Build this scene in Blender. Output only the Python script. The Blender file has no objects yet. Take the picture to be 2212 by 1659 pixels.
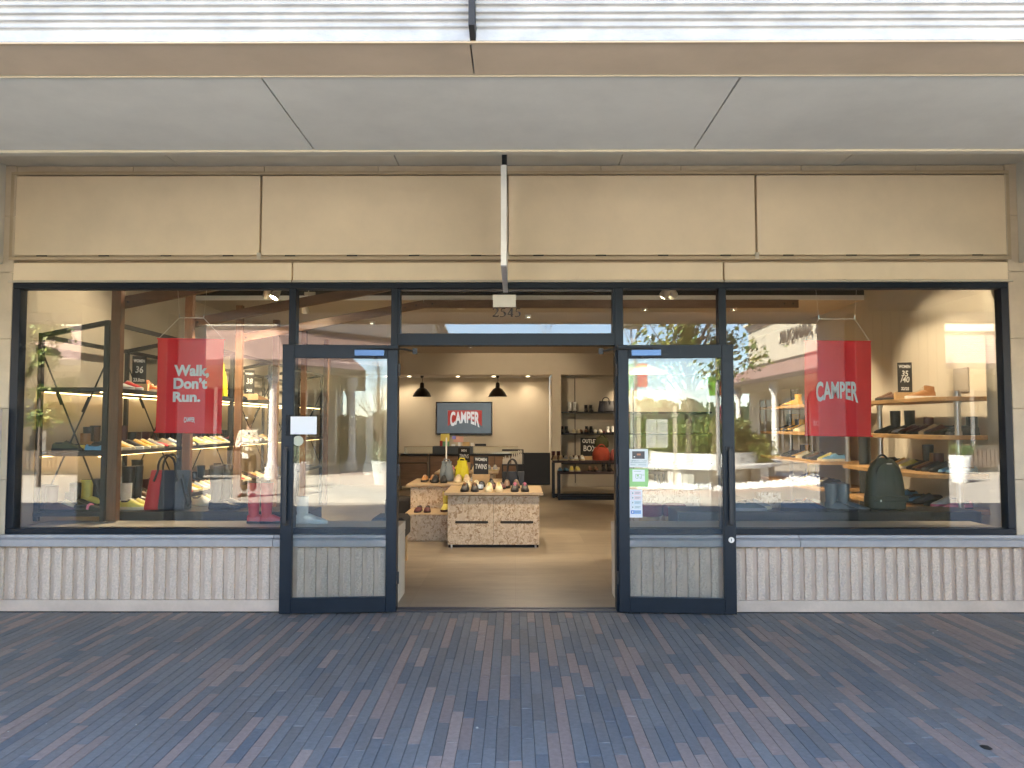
import bpy, bmesh, math, random
from mathutils import Vector, Matrix
random.seed(7)
R = math.radians
S = bpy.context.scene
COL = S.collection

# ------------------------------------------------------------------ camera
FPX, CX, CY = 1670.0, 1106.0, 829.5          # focal length in pixels of a 2212 px wide view
CAM = Vector((0.0, -6.7, 1.59))
CAM_ROT = (R(90 + 2.95), 0.0, R(0.25))
cam_data = bpy.data.cameras.new('camera')
cam_data.lens = FPX / 2212 * 36.0
cam_data.sensor_width = 36.0
cam_data.clip_start = 0.05
cam_data.clip_end = 2000
cam = bpy.data.objects.new('camera', cam_data)
cam.location = CAM
cam.rotation_euler = CAM_ROT
COL.objects.link(cam)
S.camera = cam
# ------------------------------------------------------------------ sky and sun
SUN_ELEV, SUN_DIR = 42.0, Vector((0.50, -0.50))      # light travels away from the shop front, towards +x
w = bpy.data.worlds.new('World'); S.world = w; w.use_nodes = True
nt = w.node_tree; nt.nodes.clear()
sky = nt.nodes.new('ShaderNodeTexSky'); sky.sky_type = 'NISHITA'; sky.sun_disc = False
sky.sun_elevation = R(SUN_ELEV)
sky.sun_rotation = math.atan2(-SUN_DIR.x, -SUN_DIR.y)
sky.air_density = 0.8; sky.dust_density = 0.0; sky.ozone_density = 1.3
bg = nt.nodes.new('ShaderNodeBackground'); bg.inputs['Strength'].default_value = 0.095
wo = nt.nodes.new('ShaderNodeOutputWorld')
nt.links.new(sky.outputs[0], bg.inputs[0]); nt.links.new(bg.outputs[0], wo.inputs[0])
sd = bpy.data.lights.new('sun', 'SUN'); sd.energy = 5.0; sd.angle = R(0.5); sd.color = (1.0, 0.93, 0.80)
sun = bpy.data.objects.new('sun', sd)
dv = Vector((SUN_DIR.x, SUN_DIR.y, 0)).normalized() * math.cos(R(SUN_ELEV)); dv.z = -math.sin(R(SUN_ELEV))
sun.rotation_euler = dv.to_track_quat('-Z', 'Y').to_euler(); sun.location = (0, 5, 30)
COL.objects.link(sun)
S.view_settings.view_transform = 'Standard'
S.view_settings.look = 'None'
S.view_settings.exposure = 3.92
S.view_settings.gamma = 1.0
S.view_settings.use_curve_mapping = False
S.render.engine = 'CYCLES'
S.cycles.max_bounces = 9
S.cycles.transparent_max_bounces = 24
S.cycles.diffuse_bounces = 5
S.cycles.sample_clamp_indirect = 6.0
S.cycles.caustics_reflective = False
LAMP = 0.58     # scale of all shop lamps

_rot = cam.rotation_euler.to_matrix()
def P(x, y, Y):
    """world point on the plane Y seen at display pixel x, y (2212 wide)"""
    d = _rot @ Vector(((x - CX) / FPX, -(y - CY) / FPX, -1.0))
    t = (Y - CAM.y) / d.y
    return CAM + d * t
def X0(x, y=880, Y=0.0): return P(x, y, Y).x
def Z0(y, x=1106, Y=0.0): return P(x, y, Y).z

# ------------------------------------------------------------------ helpers
WL = {}
def lin(c):
    return tuple(((v / 12.92) if v <= 0.04045 else ((v + 0.055) / 1.055) ** 2.4) for v in c)
def rgb(r, g, b): return lin((r / 255, g / 255, b / 255))

_mats = {}
def M(name, col, rough=0.6, metal=0.0, var=0.08, scale=6.0, bump=0.0, bscale=60.0, spec=0.5, stretch=None, rnd=0.0, coat=0.0, emit=None, dirt=0.0):
    if name in _mats: return _mats[name]
    m = bpy.data.materials.new(name); m.use_nodes = True
    n = m.node_tree.nodes; l = m.node_tree.links
    p = n['Principled BSDF']
    p.inputs['Roughness'].default_value = rough
    p.inputs['Metallic'].default_value = metal
    p.inputs['Specular IOR Level'].default_value = spec
    p.inputs['Coat Weight'].default_value = coat
    g = n.new('ShaderNodeNewGeometry')
    mp = n.new('ShaderNodeMapping'); l.new(g.outputs['Position'], mp.inputs[0])
    if stretch: mp.inputs['Scale'].default_value = stretch
    no = n.new('ShaderNodeTexNoise'); no.inputs['Scale'].default_value = scale; no.inputs['Detail'].default_value = 6; no.inputs['Roughness'].default_value = 0.62
    l.new(mp.outputs[0], no.inputs['Vector'])
    mr = n.new('ShaderNodeMapRange'); mr.inputs['From Min'].default_value = 0.3; mr.inputs['From Max'].default_value = 0.7
    mr.inputs['To Min'].default_value = 1 - var; mr.inputs['To Max'].default_value = 1 + var
    l.new(no.outputs[0], mr.inputs['Value'])
    mul = n.new('ShaderNodeMix'); mul.data_type = 'RGBA'; mul.blend_type = 'MULTIPLY'; mul.inputs[0].default_value = 1
    mul.inputs[6].default_value = (*col, 1)
    fac = mr.outputs[0]
    if rnd:
        oi = n.new('ShaderNodeObjectInfo'); m2 = n.new('ShaderNodeMapRange')
        m2.inputs['To Min'].default_value = 1 - rnd; m2.inputs['To Max'].default_value = 1 + rnd
        l.new(oi.outputs['Random'], m2.inputs['Value'])
        mm = n.new('ShaderNodeMath'); mm.operation = 'MULTIPLY'; l.new(fac, mm.inputs[0]); l.new(m2.outputs[0], mm.inputs[1]); fac = mm.outputs[0]
    if dirt:
        nd = n.new('ShaderNodeTexNoise'); nd.inputs['Scale'].default_value = 1.1; nd.inputs['Detail'].default_value = 7; nd.inputs['Roughness'].default_value = 0.7
        l.new(g.outputs['Position'], nd.inputs['Vector'])
        m3 = n.new('ShaderNodeMapRange'); m3.inputs['From Min'].default_value = 0.38; m3.inputs['From Max'].default_value = 0.62
        m3.inputs['To Min'].default_value = 1 - dirt; m3.inputs['To Max'].default_value = 1 + dirt; l.new(nd.outputs[0], m3.inputs['Value'])
        m4 = n.new('ShaderNodeMath'); m4.operation = 'MULTIPLY'; l.new(fac, m4.inputs[0]); l.new(m3.outputs[0], m4.inputs[1]); fac = m4.outputs[0]
    l.new(fac, mul.inputs[7]); l.new(mul.outputs[2], p.inputs['Base Color'])
    if bump:
        nb = n.new('ShaderNodeTexNoise'); nb.inputs['Scale'].default_value = bscale; nb.inputs['Detail'].default_value = 4
        l.new(mp.outputs[0], nb.inputs['Vector'])
        b = n.new('ShaderNodeBump'); b.inputs['Strength'].default_value = bump; b.inputs['Distance'].default_value = 0.01
        l.new(nb.outputs[0], b.inputs['Height']); l.new(b.outputs[0], p.inputs['Normal'])
    if emit:
        p.inputs['Emission Color'].default_value = (*emit[0], 1); p.inputs['Emission Strength'].default_value = emit[1]
    _mats[name] = m
    return m

def glass_mat(name, ior, tint=(0.97, 0.985, 0.975), wave=0.02):
    m = bpy.data.materials.new(name); m.use_nodes = True
    n = m.node_tree.nodes; l = m.node_tree.links; n.clear()
    out = n.new('ShaderNodeOutputMaterial'); mx = n.new('ShaderNodeMixShader')
    fr = n.new('ShaderNodeFresnel'); fr.inputs[0].default_value = ior
    tr = n.new('ShaderNodeBsdfTransparent'); tr.inputs[0].default_value = (*tint, 1)
    gl = n.new('ShaderNodeBsdfGlossy'); gl.inputs['Roughness'].default_value = 0.0
    g = n.new('ShaderNodeNewGeometry'); mp = n.new('ShaderNodeMapping'); mp.inputs['Scale'].default_value = (1, 1, 0.6)
    no = n.new('ShaderNodeTexNoise'); no.inputs['Scale'].default_value = 2.2; no.inputs['Detail'].default_value = 1
    l.new(g.outputs['Position'], mp.inputs[0]); l.new(mp.outputs[0], no.inputs['Vector'])
    b = n.new('ShaderNodeBump'); b.inputs['Strength'].default_value = wave; b.inputs['Distance'].default_value = 0.05
    l.new(no.outputs[0], b.inputs['Height']); l.new(b.outputs[0], gl.inputs['Normal'])
    l.new(fr.outputs[0], mx.inputs[0]); l.new(tr.outputs[0], mx.inputs[1]); l.new(gl.outputs[0], mx.inputs[2]); l.new(mx.outputs[0], out.inputs[0])
    _mats[name] = m
    return m

class MB:
    def __init__(s): s.v = []; s.f = []; s.m = []
    def add(s, vs, fs, mi=0):
        b = len(s.v); s.v += [tuple(v) for v in vs]; s.f += [tuple(i + b for i in f) for f in fs]; s.m += [mi] * len(fs); return s
    def box(s, x0, x1, y0, y1, z0, z1, mi=0):
        if x0 > x1: x0, x1 = x1, x0
        if y0 > y1: y0, y1 = y1, y0
        if z0 > z1: z0, z1 = z1, z0
        return s.add([(x0,y0,z0),(x1,y0,z0),(x1,y1,z0),(x0,y1,z0),(x0,y0,z1),(x1,y0,z1),(x1,y1,z1),(x0,y1,z1)],
              [(0,3,2,1),(4,5,6,7),(0,1,5,4),(1,2,6,5),(2,3,7,6),(3,0,4,7)], mi)
    def prism(s, poly, z0, z1, mi=0):       # poly in xy, counter-clockwise
        n = len(poly); vs = [(x, y, z0) for x, y in poly] + [(x, y, z1) for x, y in poly]
        fs = [tuple(range(n))[::-1], tuple(range(n, 2 * n))] + [(i, (i + 1) % n, n + (i + 1) % n, n + i) for i in range(n)]
        return s.add(vs, fs, mi)
    def plate(s, poly, y0, y1, mi=0):       # poly in xz
        n = len(poly); vs = [(x, y0, z) for x, z in poly] + [(x, y1, z) for x, z in poly]
        fs = [tuple(range(n)), tuple(range(n, 2 * n))[::-1]] + [(i, n + i, n + (i + 1) % n, (i + 1) % n) for i in range(n)]
        return s.add(vs, fs, mi)
    def profile(s, poly, x0, x1, mi=0):     # poly in yz, swept along x
        n = len(poly); vs = [(x0, y, z) for y, z in poly] + [(x1, y, z) for y, z in poly]
        fs = [tuple(range(n))[::-1], tuple(range(n, 2 * n))] + [(i, (i + 1) % n, n + (i + 1) % n, n + i) for i in range(n)]
        return s.add(vs, fs, mi)
    def tube(s, pts, r, n=8, mi=0, cap=True):
        pts = [Vector(p) for p in pts]; rs = r if isinstance(r, (list, tuple)) else [r] * len(pts)
        vs = []; fs = []; up = None
        for i, p in enumerate(pts):
            t = (pts[min(i + 1, len(pts) - 1)] - pts[max(i - 1, 0)]).normalized()
            if up is None: up = t.orthogonal().normalized()
            a = (up - t * up.dot(t)); a = a.normalized() if a.length > 1e-6 else t.orthogonal().normalized(); up = a
            b = t.cross(a)
            for k in range(n):
                an = 2 * math.pi * k / n
                vs.append(p + (a * math.cos(an) + b * math.sin(an)) * rs[i])
        for i in range(len(pts) - 1):
            for k in range(n):
                fs.append((i * n + k, i * n + (k + 1) % n, (i + 1) * n + (k + 1) % n, (i + 1) * n + k))
        if cap: fs += [tuple(range(n))[::-1], tuple(range((len(pts) - 1) * n, len(pts) * n))]
        return s.add(vs, fs, mi)
    def beam(s, a, b, wx, wz, mi=0):        # rectangular bar from a to b
        a = Vector(a); b = Vector(b); t = (b - a).normalized()
        u = Vector((0, 0, 1)); u = (u - t * u.dot(t)); u = u.normalized() if u.length > 1e-4 else Vector((0, 1, 0))
        sd_ = t.cross(u).normalized(); vs = []
        for p in (a, b):
            for i, j in ((-1, -1), (1, -1), (1, 1), (-1, 1)): vs.append(p + sd_ * (i * wx / 2) + u * (j * wz / 2))
        return s.add(vs, [(0,3,2,1),(4,5,6,7),(0,1,5,4),(1,2,6,5),(2,3,7,6),(3,0,4,7)], mi)
    def lathe(s, prof, c=(0, 0, 0), n=20, mi=0):
        vs = []; fs = []
        for r, z in prof:
            for k in range(n):
                a = 2 * math.pi * k / n; vs.append((c[0] + r * math.cos(a), c[1] + r * math.sin(a), c[2] + z))
        for i in range(len(prof) - 1):
            for k in range(n): fs.append((i*n+k, i*n+(k+1)%n, (i+1)*n+(k+1)%n, (i+1)*n+k))
        fs += [tuple(range(n))[::-1], tuple(range((len(prof)-1)*n, len(prof)*n))]
        return s.add(vs, fs, mi)
    def loft(s, rings, mi=0, cap=True):
        n = len(rings[0]); vs = [v for r in rings for v in r]; fs = []
        for i in range(len(rings) - 1):
            for k in range(n): fs.append((i*n+k, i*n+(k+1)%n, (i+1)*n+(k+1)%n, (i+1)*n+k))
        if cap: fs += [tuple(range(n))[::-1], tuple(range((len(rings)-1)*n, len(rings)*n))]
        return s.add(vs, fs, mi)
    def mesh(s, name, off=(0, 0, 0), bevel=0.0, smooth=None, mats=()):
        me = bpy.data.meshes.new(name); o = Vector(off)
        me.from_pydata([Vector(v) - o for v in s.v], [], s.f)
        for m in mats: me.materials.append(m)
        if len(mats) > 1: me.polygons.foreach_set('material_index', s.m)
        bm = bmesh.new(); bm.from_mesh(me)
        if bevel: bmesh.ops.bevel(bm, geom=bm.edges[:], offset=bevel, segments=1, affect='EDGES', clamp_overlap=True)
        bmesh.ops.recalc_face_normals(bm, faces=bm.faces[:])
        bm.to_mesh(me); bm.free()
        if smooth:
            me.shade_smooth(); me.set_sharp_from_angle(angle=R(smooth))
        me.update()
        return me

def build(name, mb, mat, parent=None, bevel=0.0, smooth=None, local=False, label=None, kind=None):
    mats = mat if isinstance(mat, (list, tuple)) else (mat,)
    off = (0, 0, 0) if (local or parent is None) else WL.get(parent.name, Vector((0, 0, 0)))
    o = bpy.data.objects.new(name, mb.mesh(name, off, bevel, smooth, mats))
    COL.objects.link(o)
    if parent is not None: o.parent = parent; WL[o.name] = Vector(off)
    else: WL[o.name] = Vector((0, 0, 0))
    if label: o['label'] = label
    if kind: o['kind'] = kind
    return o
def thing(name, label, cat, loc=(0, 0, 0), rz=0.0, group=None):
    o = bpy.data.objects.new(name, None); o.empty_display_size = 0.1; COL.objects.link(o)
    o.location = loc; o.rotation_euler = (0, 0, rz); o['label'] = label; o['category'] = cat
    if group: o['group'] = group
    WL[o.name] = Vector(loc)
    return o
def tag(o, label, cat, group=None):
    o['label'] = label; o['category'] = cat
    if group: o['group'] = group
    return o
def inst(name, me, parent, loc=(0, 0, 0), rot=(0, 0, 0), mat=None, scale=None):
    o = bpy.data.objects.new(name, me); COL.objects.link(o); o.location = loc; o.rotation_euler = rot
    if parent is not None: o.parent = parent
    if scale: o.scale = scale
    if mat is not None:
        o.material_slots[0].link = 'OBJECT'; o.material_slots[0].material = mat
    return o
def ordinal(i): return ['first','second','third','fourth','fifth','sixth','seventh','eighth','ninth','tenth','eleventh','twelfth','thirteenth','fourteenth','fifteenth','sixteenth','seventeenth','eighteenth','nineteenth','twentieth','twenty-first','twenty-second','twenty-third','twenty-fourth','twenty-fifth','twenty-sixth','twenty-seventh','twenty-eighth','twenty-ninth','thirtieth','thirty-first','thirty-second','thirty-third','thirty-fourth','thirty-fifth','thirty-sixth','thirty-seventh','thirty-eighth','thirty-ninth','fortieth'][i]

def text_mesh(name, body, size, depth=0.0015, bold=0.0, xs=1.0, warp=None, shear=0.0, spacing=1.0, align='CENTER'):
    cu = bpy.data.curves.new(name + '_curve', 'FONT'); cu.body = body; cu.size = size; cu.extrude = depth / 2
    cu.offset = bold; cu.align_x = align; cu.align_y = 'CENTER'; cu.resolution_u = 3; cu.shear = shear; cu.space_character = spacing
    o = bpy.data.objects.new(name + '_tmp', cu); COL.objects.link(o)
    dg = bpy.context.evaluated_depsgraph_get(); me = bpy.data.meshes.new_from_object(o.evaluated_get(dg))
    bpy.data.objects.remove(o); bpy.data.curves.remove(cu); me.name = name
    for v in me.vertices:
        v.co.x *= xs
        if warp: v.co = warp(v.co)
    return me
def put_text(name, me, mat, parent, loc, rot=(math.pi / 2, 0, 0)):
    """text lies in local xy; default rotation makes it face -Y"""
    me.materials.clear(); me.materials.append(mat)
    o = bpy.data.objects.new(name, me); COL.objects.link(o)
    off = WL.get(parent.name, Vector((0, 0, 0))) if parent is not None else Vector((0, 0, 0))
    o.location = Vector(loc) - off; o.rotation_euler = rot
    if parent is not None: o.parent = parent
    return o
def camper_mesh(name, width, height, depth=0.002, arch=0.5):
    me = text_mesh(name, 'CAMPER', 1.0, 0.0, bold=0.035, xs=1.0, spacing=1.02)
    xs = [v.co.x for v in me.vertices]; ys = [v.co.y for v in me.vertices]
    x0, x1, y0, y1 = min(xs), max(xs), min(ys), max(ys)
    for v in me.vertices:
        u = (v.co.x - x0) / (x1 - x0) * 2 - 1; t = (v.co.y - y0) / (y1 - y0)      # t = 0 bottom
        bot = -arch * (u * u); yy = bot + (1.0 - bot) * t
        v.co.x = u * width / 2; v.co.y = (yy - 0.5) * height; v.co.z = 0.0
    return me

# ------------------------------------------------------------------ materials
frame_m = M('navy_powder_coat', (0.005, 0.011, 0.019), 0.40, 0.1, 0.15, 9, spec=0.32)
frame_dk = M('black_gasket', (0.008, 0.009, 0.011), 0.5)
panel_m = M('beige_sign_panel', (0.80, 0.66, 0.45), 0.55, 0, 0.045, 2.5, 0.03, 300, dirt=0.02)
stone_m = M('beige_stone_cladding', (0.55, 0.46, 0.33), 0.85, 0, 0.10, 5, 0.5, 14)
soffit_m = M('grey_soffit_board', (0.61, 0.575, 0.485), 0.8, 0, 0.05, 1.6, dirt=0.06)
joint_m = M('dark_joint', (0.03, 0.028, 0.026), 0.9)
trim_m = M('cream_metal_trim', (0.50, 0.45, 0.34), 0.5, 0, 0.04)
fascia_m = M('tan_render_fascia', (0.52, 0.40, 0.27), 0.75, 0, 0.09, 3, 0.05, 90)
cornice_m = M('weathered_white_cornice', (0.40, 0.393, 0.375), 0.8, 0, 0.16, 9, 0.2, 40, stretch=(0.8, 1, 1.6), dirt=0.10)
riser_m = M('pinkish_stone_riser', (0.56, 0.445, 0.345), 0.85, 0, 0.08, 9, 0.15, 60, dirt=0.10)
rib_m = M('split_face_rib', (0.60, 0.485, 0.38), 0.92, 0, 0.16, 60, 1.0, 70, rnd=0.05)
sill_m = M('grey_stone_sill', (0.36, 0.345, 0.335), 0.6, 0, 0.08, 10, 0.1, 50)
glass_w = glass_mat('window_glass', 1.60, wave=0.0015)
glass_d = glass_mat('door_glass', 1.54, wave=0.001)
white_m = M('white_paint', (0.78, 0.77, 0.74), 0.5, 0, 0.02)
paper_m = M('white_paper', (0.8, 0.82, 0.84), 0.8, 0, 0.01)
steel_m = M('brushed_steel', (0.55, 0.56, 0.58), 0.28, 1.0, 0.05, 40)
black_st = M('black_steel', (0.022, 0.022, 0.024), 0.45, 0.2, 0.1, 20)
inwall_m = M('interior_wall_paint', (0.58, 0.52, 0.42), 0.85, 0, 0.03, 2, 0.04, 200)
inceil_m = M('interior_ceiling_paint', (0.52, 0.46, 0.38), 0.9, 0, 0.03)
plenum_m = M('black_open_ceiling', (0.02, 0.02, 0.02), 0.9)
walnut_m = M('walnut_timber', (0.16, 0.075, 0.035), 0.45, 0, 0.25, 6, 0.1, 40, stretch=(6, 6, 0.6))
walnut_h = M('walnut_timber_beam', (0.16, 0.085, 0.045), 0.5, 0, 0.25, 6, 0.1, 40, stretch=(0.6, 6, 6))
oak_m = M('oak_shelf', (0.46, 0.27, 0.11), 0.5, 0, 0.22, 5, 0.1, 50, stretch=(8, 0.8, 8))
block_m = M('light_wood_block', (0.55, 0.36, 0.17), 0.6, 0, 0.1, 12)
chalk_m = M('chalkboard', (0.018, 0.018, 0.018), 0.7, 0, 0.1)
chalkw_m = M('chalk', (0.75, 0.75, 0.72), 0.9, 0, 0.05)
red_m = M('red_banner_cloth', (0.86, 0.032, 0.035), 0.75, 0, 0.06, 3, 0.05, 300)
cord_m = M('white_cord', (0.8, 0.78, 0.72), 0.6)

def osb_mat():
    m = bpy.data.materials.new('oriented_strand_board'); m.use_nodes = True
    n = m.node_tree.nodes; l = m.node_tree.links; p = n['Principled BSDF']; p.inputs['Roughness'].default_value = 0.65
    g = n.new('ShaderNodeNewGeometry'); no = n.new('ShaderNodeTexNoise'); no.inputs['Scale'].default_value = 14; no.inputs['Detail'].default_value = 2
    l.new(g.outputs['Position'], no.inputs['Vector'])
    add = n.new('ShaderNodeMix'); add.data_type = 'RGBA'; add.blend_type = 'LINEAR_LIGHT'; add.inputs[0].default_value = 0.09
    l.new(g.outputs['Position'], add.inputs[6]); l.new(no.outputs['Color'], add.inputs[7])
    vo = n.new('ShaderNodeTexVoronoi'); vo.inputs['Scale'].default_value = 1; mp = n.new('ShaderNodeMapping'); mp.inputs['Scale'].default_value = (50, 34, 24)
    l.new(add.outputs[2], mp.inputs[0]); l.new(mp.outputs[0], vo.inputs['Vector'])
    cr = n.new('ShaderNodeValToRGB'); e = cr.color_ramp.elements
    e[0].position = 0.0; e[0].color = (0.32, 0.20, 0.11, 1); e[1].position = 1; e[1].color = (0.70, 0.58, 0.42, 1)
    e.new(0.18).color = (0.46, 0.33, 0.21, 1); e.new(0.5).color = (0.60, 0.48, 0.34, 1); e.new(0.75).color = (0.62, 0.5, 0.36, 1)
    sp = n.new('ShaderNodeSeparateColor'); l.new(vo.outputs['Color'], sp.inputs[0]); l.new(sp.outputs[0], cr.inputs[0])
    l.new(cr.outputs[0], p.inputs['Base Color'])
    _mats['osb'] = m; return m
osb_m = osb_mat()
# ================================================================== SETTING: arcade paving
bed = build('arcade_paving', MB().box(-14, 14, -3.62, -0.02, -0.12, -0.009), M('dark_sand_joint', (0.045, 0.042, 0.04), 0.95), kind='structure')
pv_cols = [((0.197, 0.193, 0.188), 5), ((0.220, 0.213, 0.203), 4), ((0.164, 0.168, 0.174), 3), ((0.208, 0.195, 0.184), 3),
           ((0.193, 0.178, 0.165), 2.0), ((0.342, 0.250, 0.208), 2.3), ((0.308, 0.231, 0.195), 1.6), ((0.375, 0.280, 0.230), 0.6)]
pv_m = [M('paver_clay_%d' % i, c, 0.62, 0, 0.15, 34, 0.25, 160, rnd=0.04, dirt=0.04) for i, (c, _) in enumerate(pv_cols)]
PW, PL, G = 0.0635, 0.415, 0.0020
pme = []
for m in pv_m:
    b = MB(); x0, x1, y0, y1 = -PW/2 + G/2, PW/2 - G/2, -PL/2 + G/2, PL/2 - G/2; c = 0.0022
    vs = [(x0,y0,-.03),(x1,y0,-.03),(x1,y1,-.03),(x0,y1,-.03),(x0,y0,-c),(x1,y0,-c),(x1,y1,-c),(x0,y1,-c),(x0+c,y0+c,0),(x1-c,y0+c,0),(x1-c,y1-c,0),(x0+c,y1-c,0)]
    fs = [(0,1,5,4),(1,2,6,5),(2,3,7,6),(3,0,4,7),(4,5,9,8),(5,6,10,9),(6,7,11,10),(7,4,8,11),(8,9,10,11)]
    b.add(vs, fs); pme.append((b.mesh('paver', mats=(m,)), vs, fs))
cells = []
ncol = int(9.8 / PW)
rr = random.Random(21)
for i in range(-ncol // 2, ncol // 2 + 1):
    x = i * PW; off = ((i % 2) * 0.5 + (i // 2 % 3) * 0.17) * PL + rr.choice((0, 0, 0.12, 0.25)) * PL
    y = -0.05 + off
    run = 0
    while y > -3.6:
        ya, yb = y - PL, y; y -= PL
        a_, b_ = max(ya, -3.60), min(yb, -0.075)
        if b_ - a_ < 0.04: continue
        k = rr.choices(range(8), [wgt for _, wgt in pv_cols])[0]
        if run and rr.random() < 0.38: k = run
        run = k if k >= 5 else 0
        d = -CAM.y + (a_ + b_) / 2
        cells.append((x, (a_ + b_) / 2, (b_ - a_) / PL, k, d, abs(x) < d * 0.70 + 0.15))
cells.sort(key=lambda c: (not c[5], c[4]))
rest = MB()
for n_, (x, yc, sy, k, d, vis) in enumerate(cells):
    dz = rr.uniform(-0.0028, 0.0006); tx = rr.uniform(-0.002, 0.002); ty = rr.uniform(-0.006, 0.006)
    if n_ < 300:
        o = inst('paver', pme[k][0], bed, (x, yc, dz), (tx, ty, 0), scale=(1, sy, 1))
    else:
        if abs(x) > 4.9: continue
        rest.add([(x + vx, yc + vy * sy, vz + dz) for vx, vy, vz in pme[k][1]], pme[k][2], k)
build('paver_field', rest, pv_m, bed, kind='stuff')

# ------------------------------------------------------------------ courtyard ground outside the arcade
def courtyard_mat():
    m = bpy.data.materials.new('courtyard_pavers'); m.use_nodes = True
    n = m.node_tree.nodes; l = m.node_tree.links; p = n['Principled BSDF']; p.inputs['Roughness'].default_value = 0.8
    g = n.new('ShaderNodeNewGeometry'); br = n.new('ShaderNodeTexBrick')
    br.inputs['Scale'].default_value = 2.2; br.inputs['Mortar Size'].default_value = 0.012; br.inputs['Bias'].default_value = 0
    br.inputs['Color1'].default_value = (0.34, 0.31, 0.265, 1); br.inputs['Color2'].default_value = (0.42, 0.38, 0.33, 1); br.inputs['Mortar'].default_value = (0.13, 0.12, 0.11, 1)
    l.new(g.outputs['Position'], br.inputs['Vector']); l.new(br.outputs[0], p.inputs['Base Color'])
    return m
gy = MB().box(-14, 14, -60, -3.625, -0.15, -0.004).box(-80, -14, -60, -0.02, -0.15, -0.004).box(14, 80, -60, -0.02, -0.15, -0.004)
build('courtyard_paving', gy, courtyard_mat(), kind='structure')
build('ground', MB().box(-600, 600, -600, 60, -0.6, -0.16), M('dry_grass_ground', (0.10, 0.11, 0.045), 0.95, 0, 0.3, 0.4), kind='structure')
rg = MB()
for i in range(3):
    c0 = (2.0 + 1.0, -17.0); r0 = 4.6 + i * 0.5
    n = 48
    vs = [(c0[0] + rr_ * math.cos(2*math.pi*k/n), c0[1] + rr_ * math.sin(2*math.pi*k/n), -0.0015 + 0*i) for rr_ in (r0, r0 + 0.42) for k in range(n)]
    rg.add(vs, [(k, (k+1) % n, n + (k+1) % n, n + k) for k in range(n)])
build('paving_ring', rg, M('pink_ring_pavers', (0.42, 0.32, 0.26), 0.8, 0, 0.15, 8), kind='structure')

# ================================================================== SHOP BUILDING
shop = thing('shop_building', 'shop front with beige sign panels over dark framed windows under a grey arcade ceiling', 'building', (0, 0, 0))
XL, XR = X0(28), X0(2178)                       # outer edges of the window wall
ZT = Z0(613); ZB = Z0(1152)                     # top and bottom of the window frames
ZCEIL = Z0(360)
HB = 1.59 + 1.39                                # height of the arcade beam's underside
def _edge(y):
    k = (P(1106, y, -3.5).z - CAM.z) / (-3.5 - CAM.y); return CAM.y + (HB - CAM.z) / k
YI, YO = _edge(328), _edge(160)                           # inner and outer faces of the arcade beam
# --- upper wall band of rough stone (above and beside the panels)
zp0, zp1 = Z0(563), Z0(374)
wallm = MB()
wallm.box(-6.2, 6.2, 0.02, 0.30, zp0 - 0.01, ZCEIL + 1.1)       # backing behind panels
wallm.box(-6.2, XL - 0.002, 0.0, 0.30, ZB - 0.02, ZT + 0.3).box(XR + 0.002, 6.2, 0.0, 0.30, ZB - 0.02, ZT + 0.3)
build('wall', wallm, stone_m, shop)
# stone band blocks over the panels and pier blocks beside the windows
def block(x0, x1, y0, y1, z0, z1, m=stone_m, name='stone_block', bevel=0.004):
    return build(name, MB().box(x0, x1, y0, y1, z0, z1), m, shop, bevel=bevel)
xs_ = [-4.42, -3.35, -2.2, -1.2, -0.1, 0.75, 1.45, 2.5, 3.5, 4.38]
for a, b in zip(xs_[:-1], xs_[1:]): block(a, b - 0.004, -0.035, 0.019, zp1 + 0.004, ZCEIL - 0.003)
zz = [ZB - 0.06, Z0(1035), Z0(883), Z0(733), Z0(590), Z0(470), ZCEIL - 0.003]
for sx in (-1, 1):
    for i, (a, b) in enumerate(zip(zz[:-1], zz[1:])):
        xa = XL - 0.003 if sx < 0 else XR + 0.003
        block(xa, sx * 5.6, -0.055, -0.002, a + 0.003, b)
# --- sign panels
def panel(x0, x1, z0, z1, y=-0.045):
    p = build('sign_panel', MB().box(x0, x1, y, 0.018, z0, z1), panel_m, shop, bevel=0.003)
    return p
fx0, fx1 = X0(36, 465), X0(2168, 465)
sp = [fx0, X0(566, 465), X0(1096, 465), X0(1629, 465), fx1]
tr = MB()
ft = 0.028
tr.box(fx0 - 0.02, fx1 + 0.02, -0.062, 0.019, zp1 - ft, zp1).box(fx0 - 0.02, fx1 + 0.02, -0.062, 0.019, zp0 - 0.004, zp0 + ft)
tr.box(fx0 - 0.02, fx0 + ft - 0.02, -0.061, 0.019, zp0 + ft + .001, zp1 - ft - .001).box(fx1 + 0.02 - ft, fx1 + 0.02, -0.061, 0.019, zp0 + ft + .001, zp1 - ft - .001)
build('sign_frame', tr, M('beige_sign_trim', (0.47, 0.37, 0.235), 0.5), shop, bevel=0.003)
for a, b in zip(sp[:-1], sp[1:]):
    panel(a + 0.012, b - 0.006, zp0 + ft + 0.012, zp1 - ft - 0.008)
    if b < fx1 - 0.1:
        build('panel_latch', MB().box(b - 0.018, b + 0.018, -0.07, -0.062, zp0 + ft - 0.03, zp0 + ft + 0.03), trim_m, shop, bevel=0.002)
    for q in range(4):
        xq = a + (b - a) * (q + 0.5) / 4
        build('panel_slot', MB().box(xq - 0.045, xq + 0.045, -0.065, -0.055, zp0 + ft + 0.001, zp0 + ft + 0.009), joint_m, shop)
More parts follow.
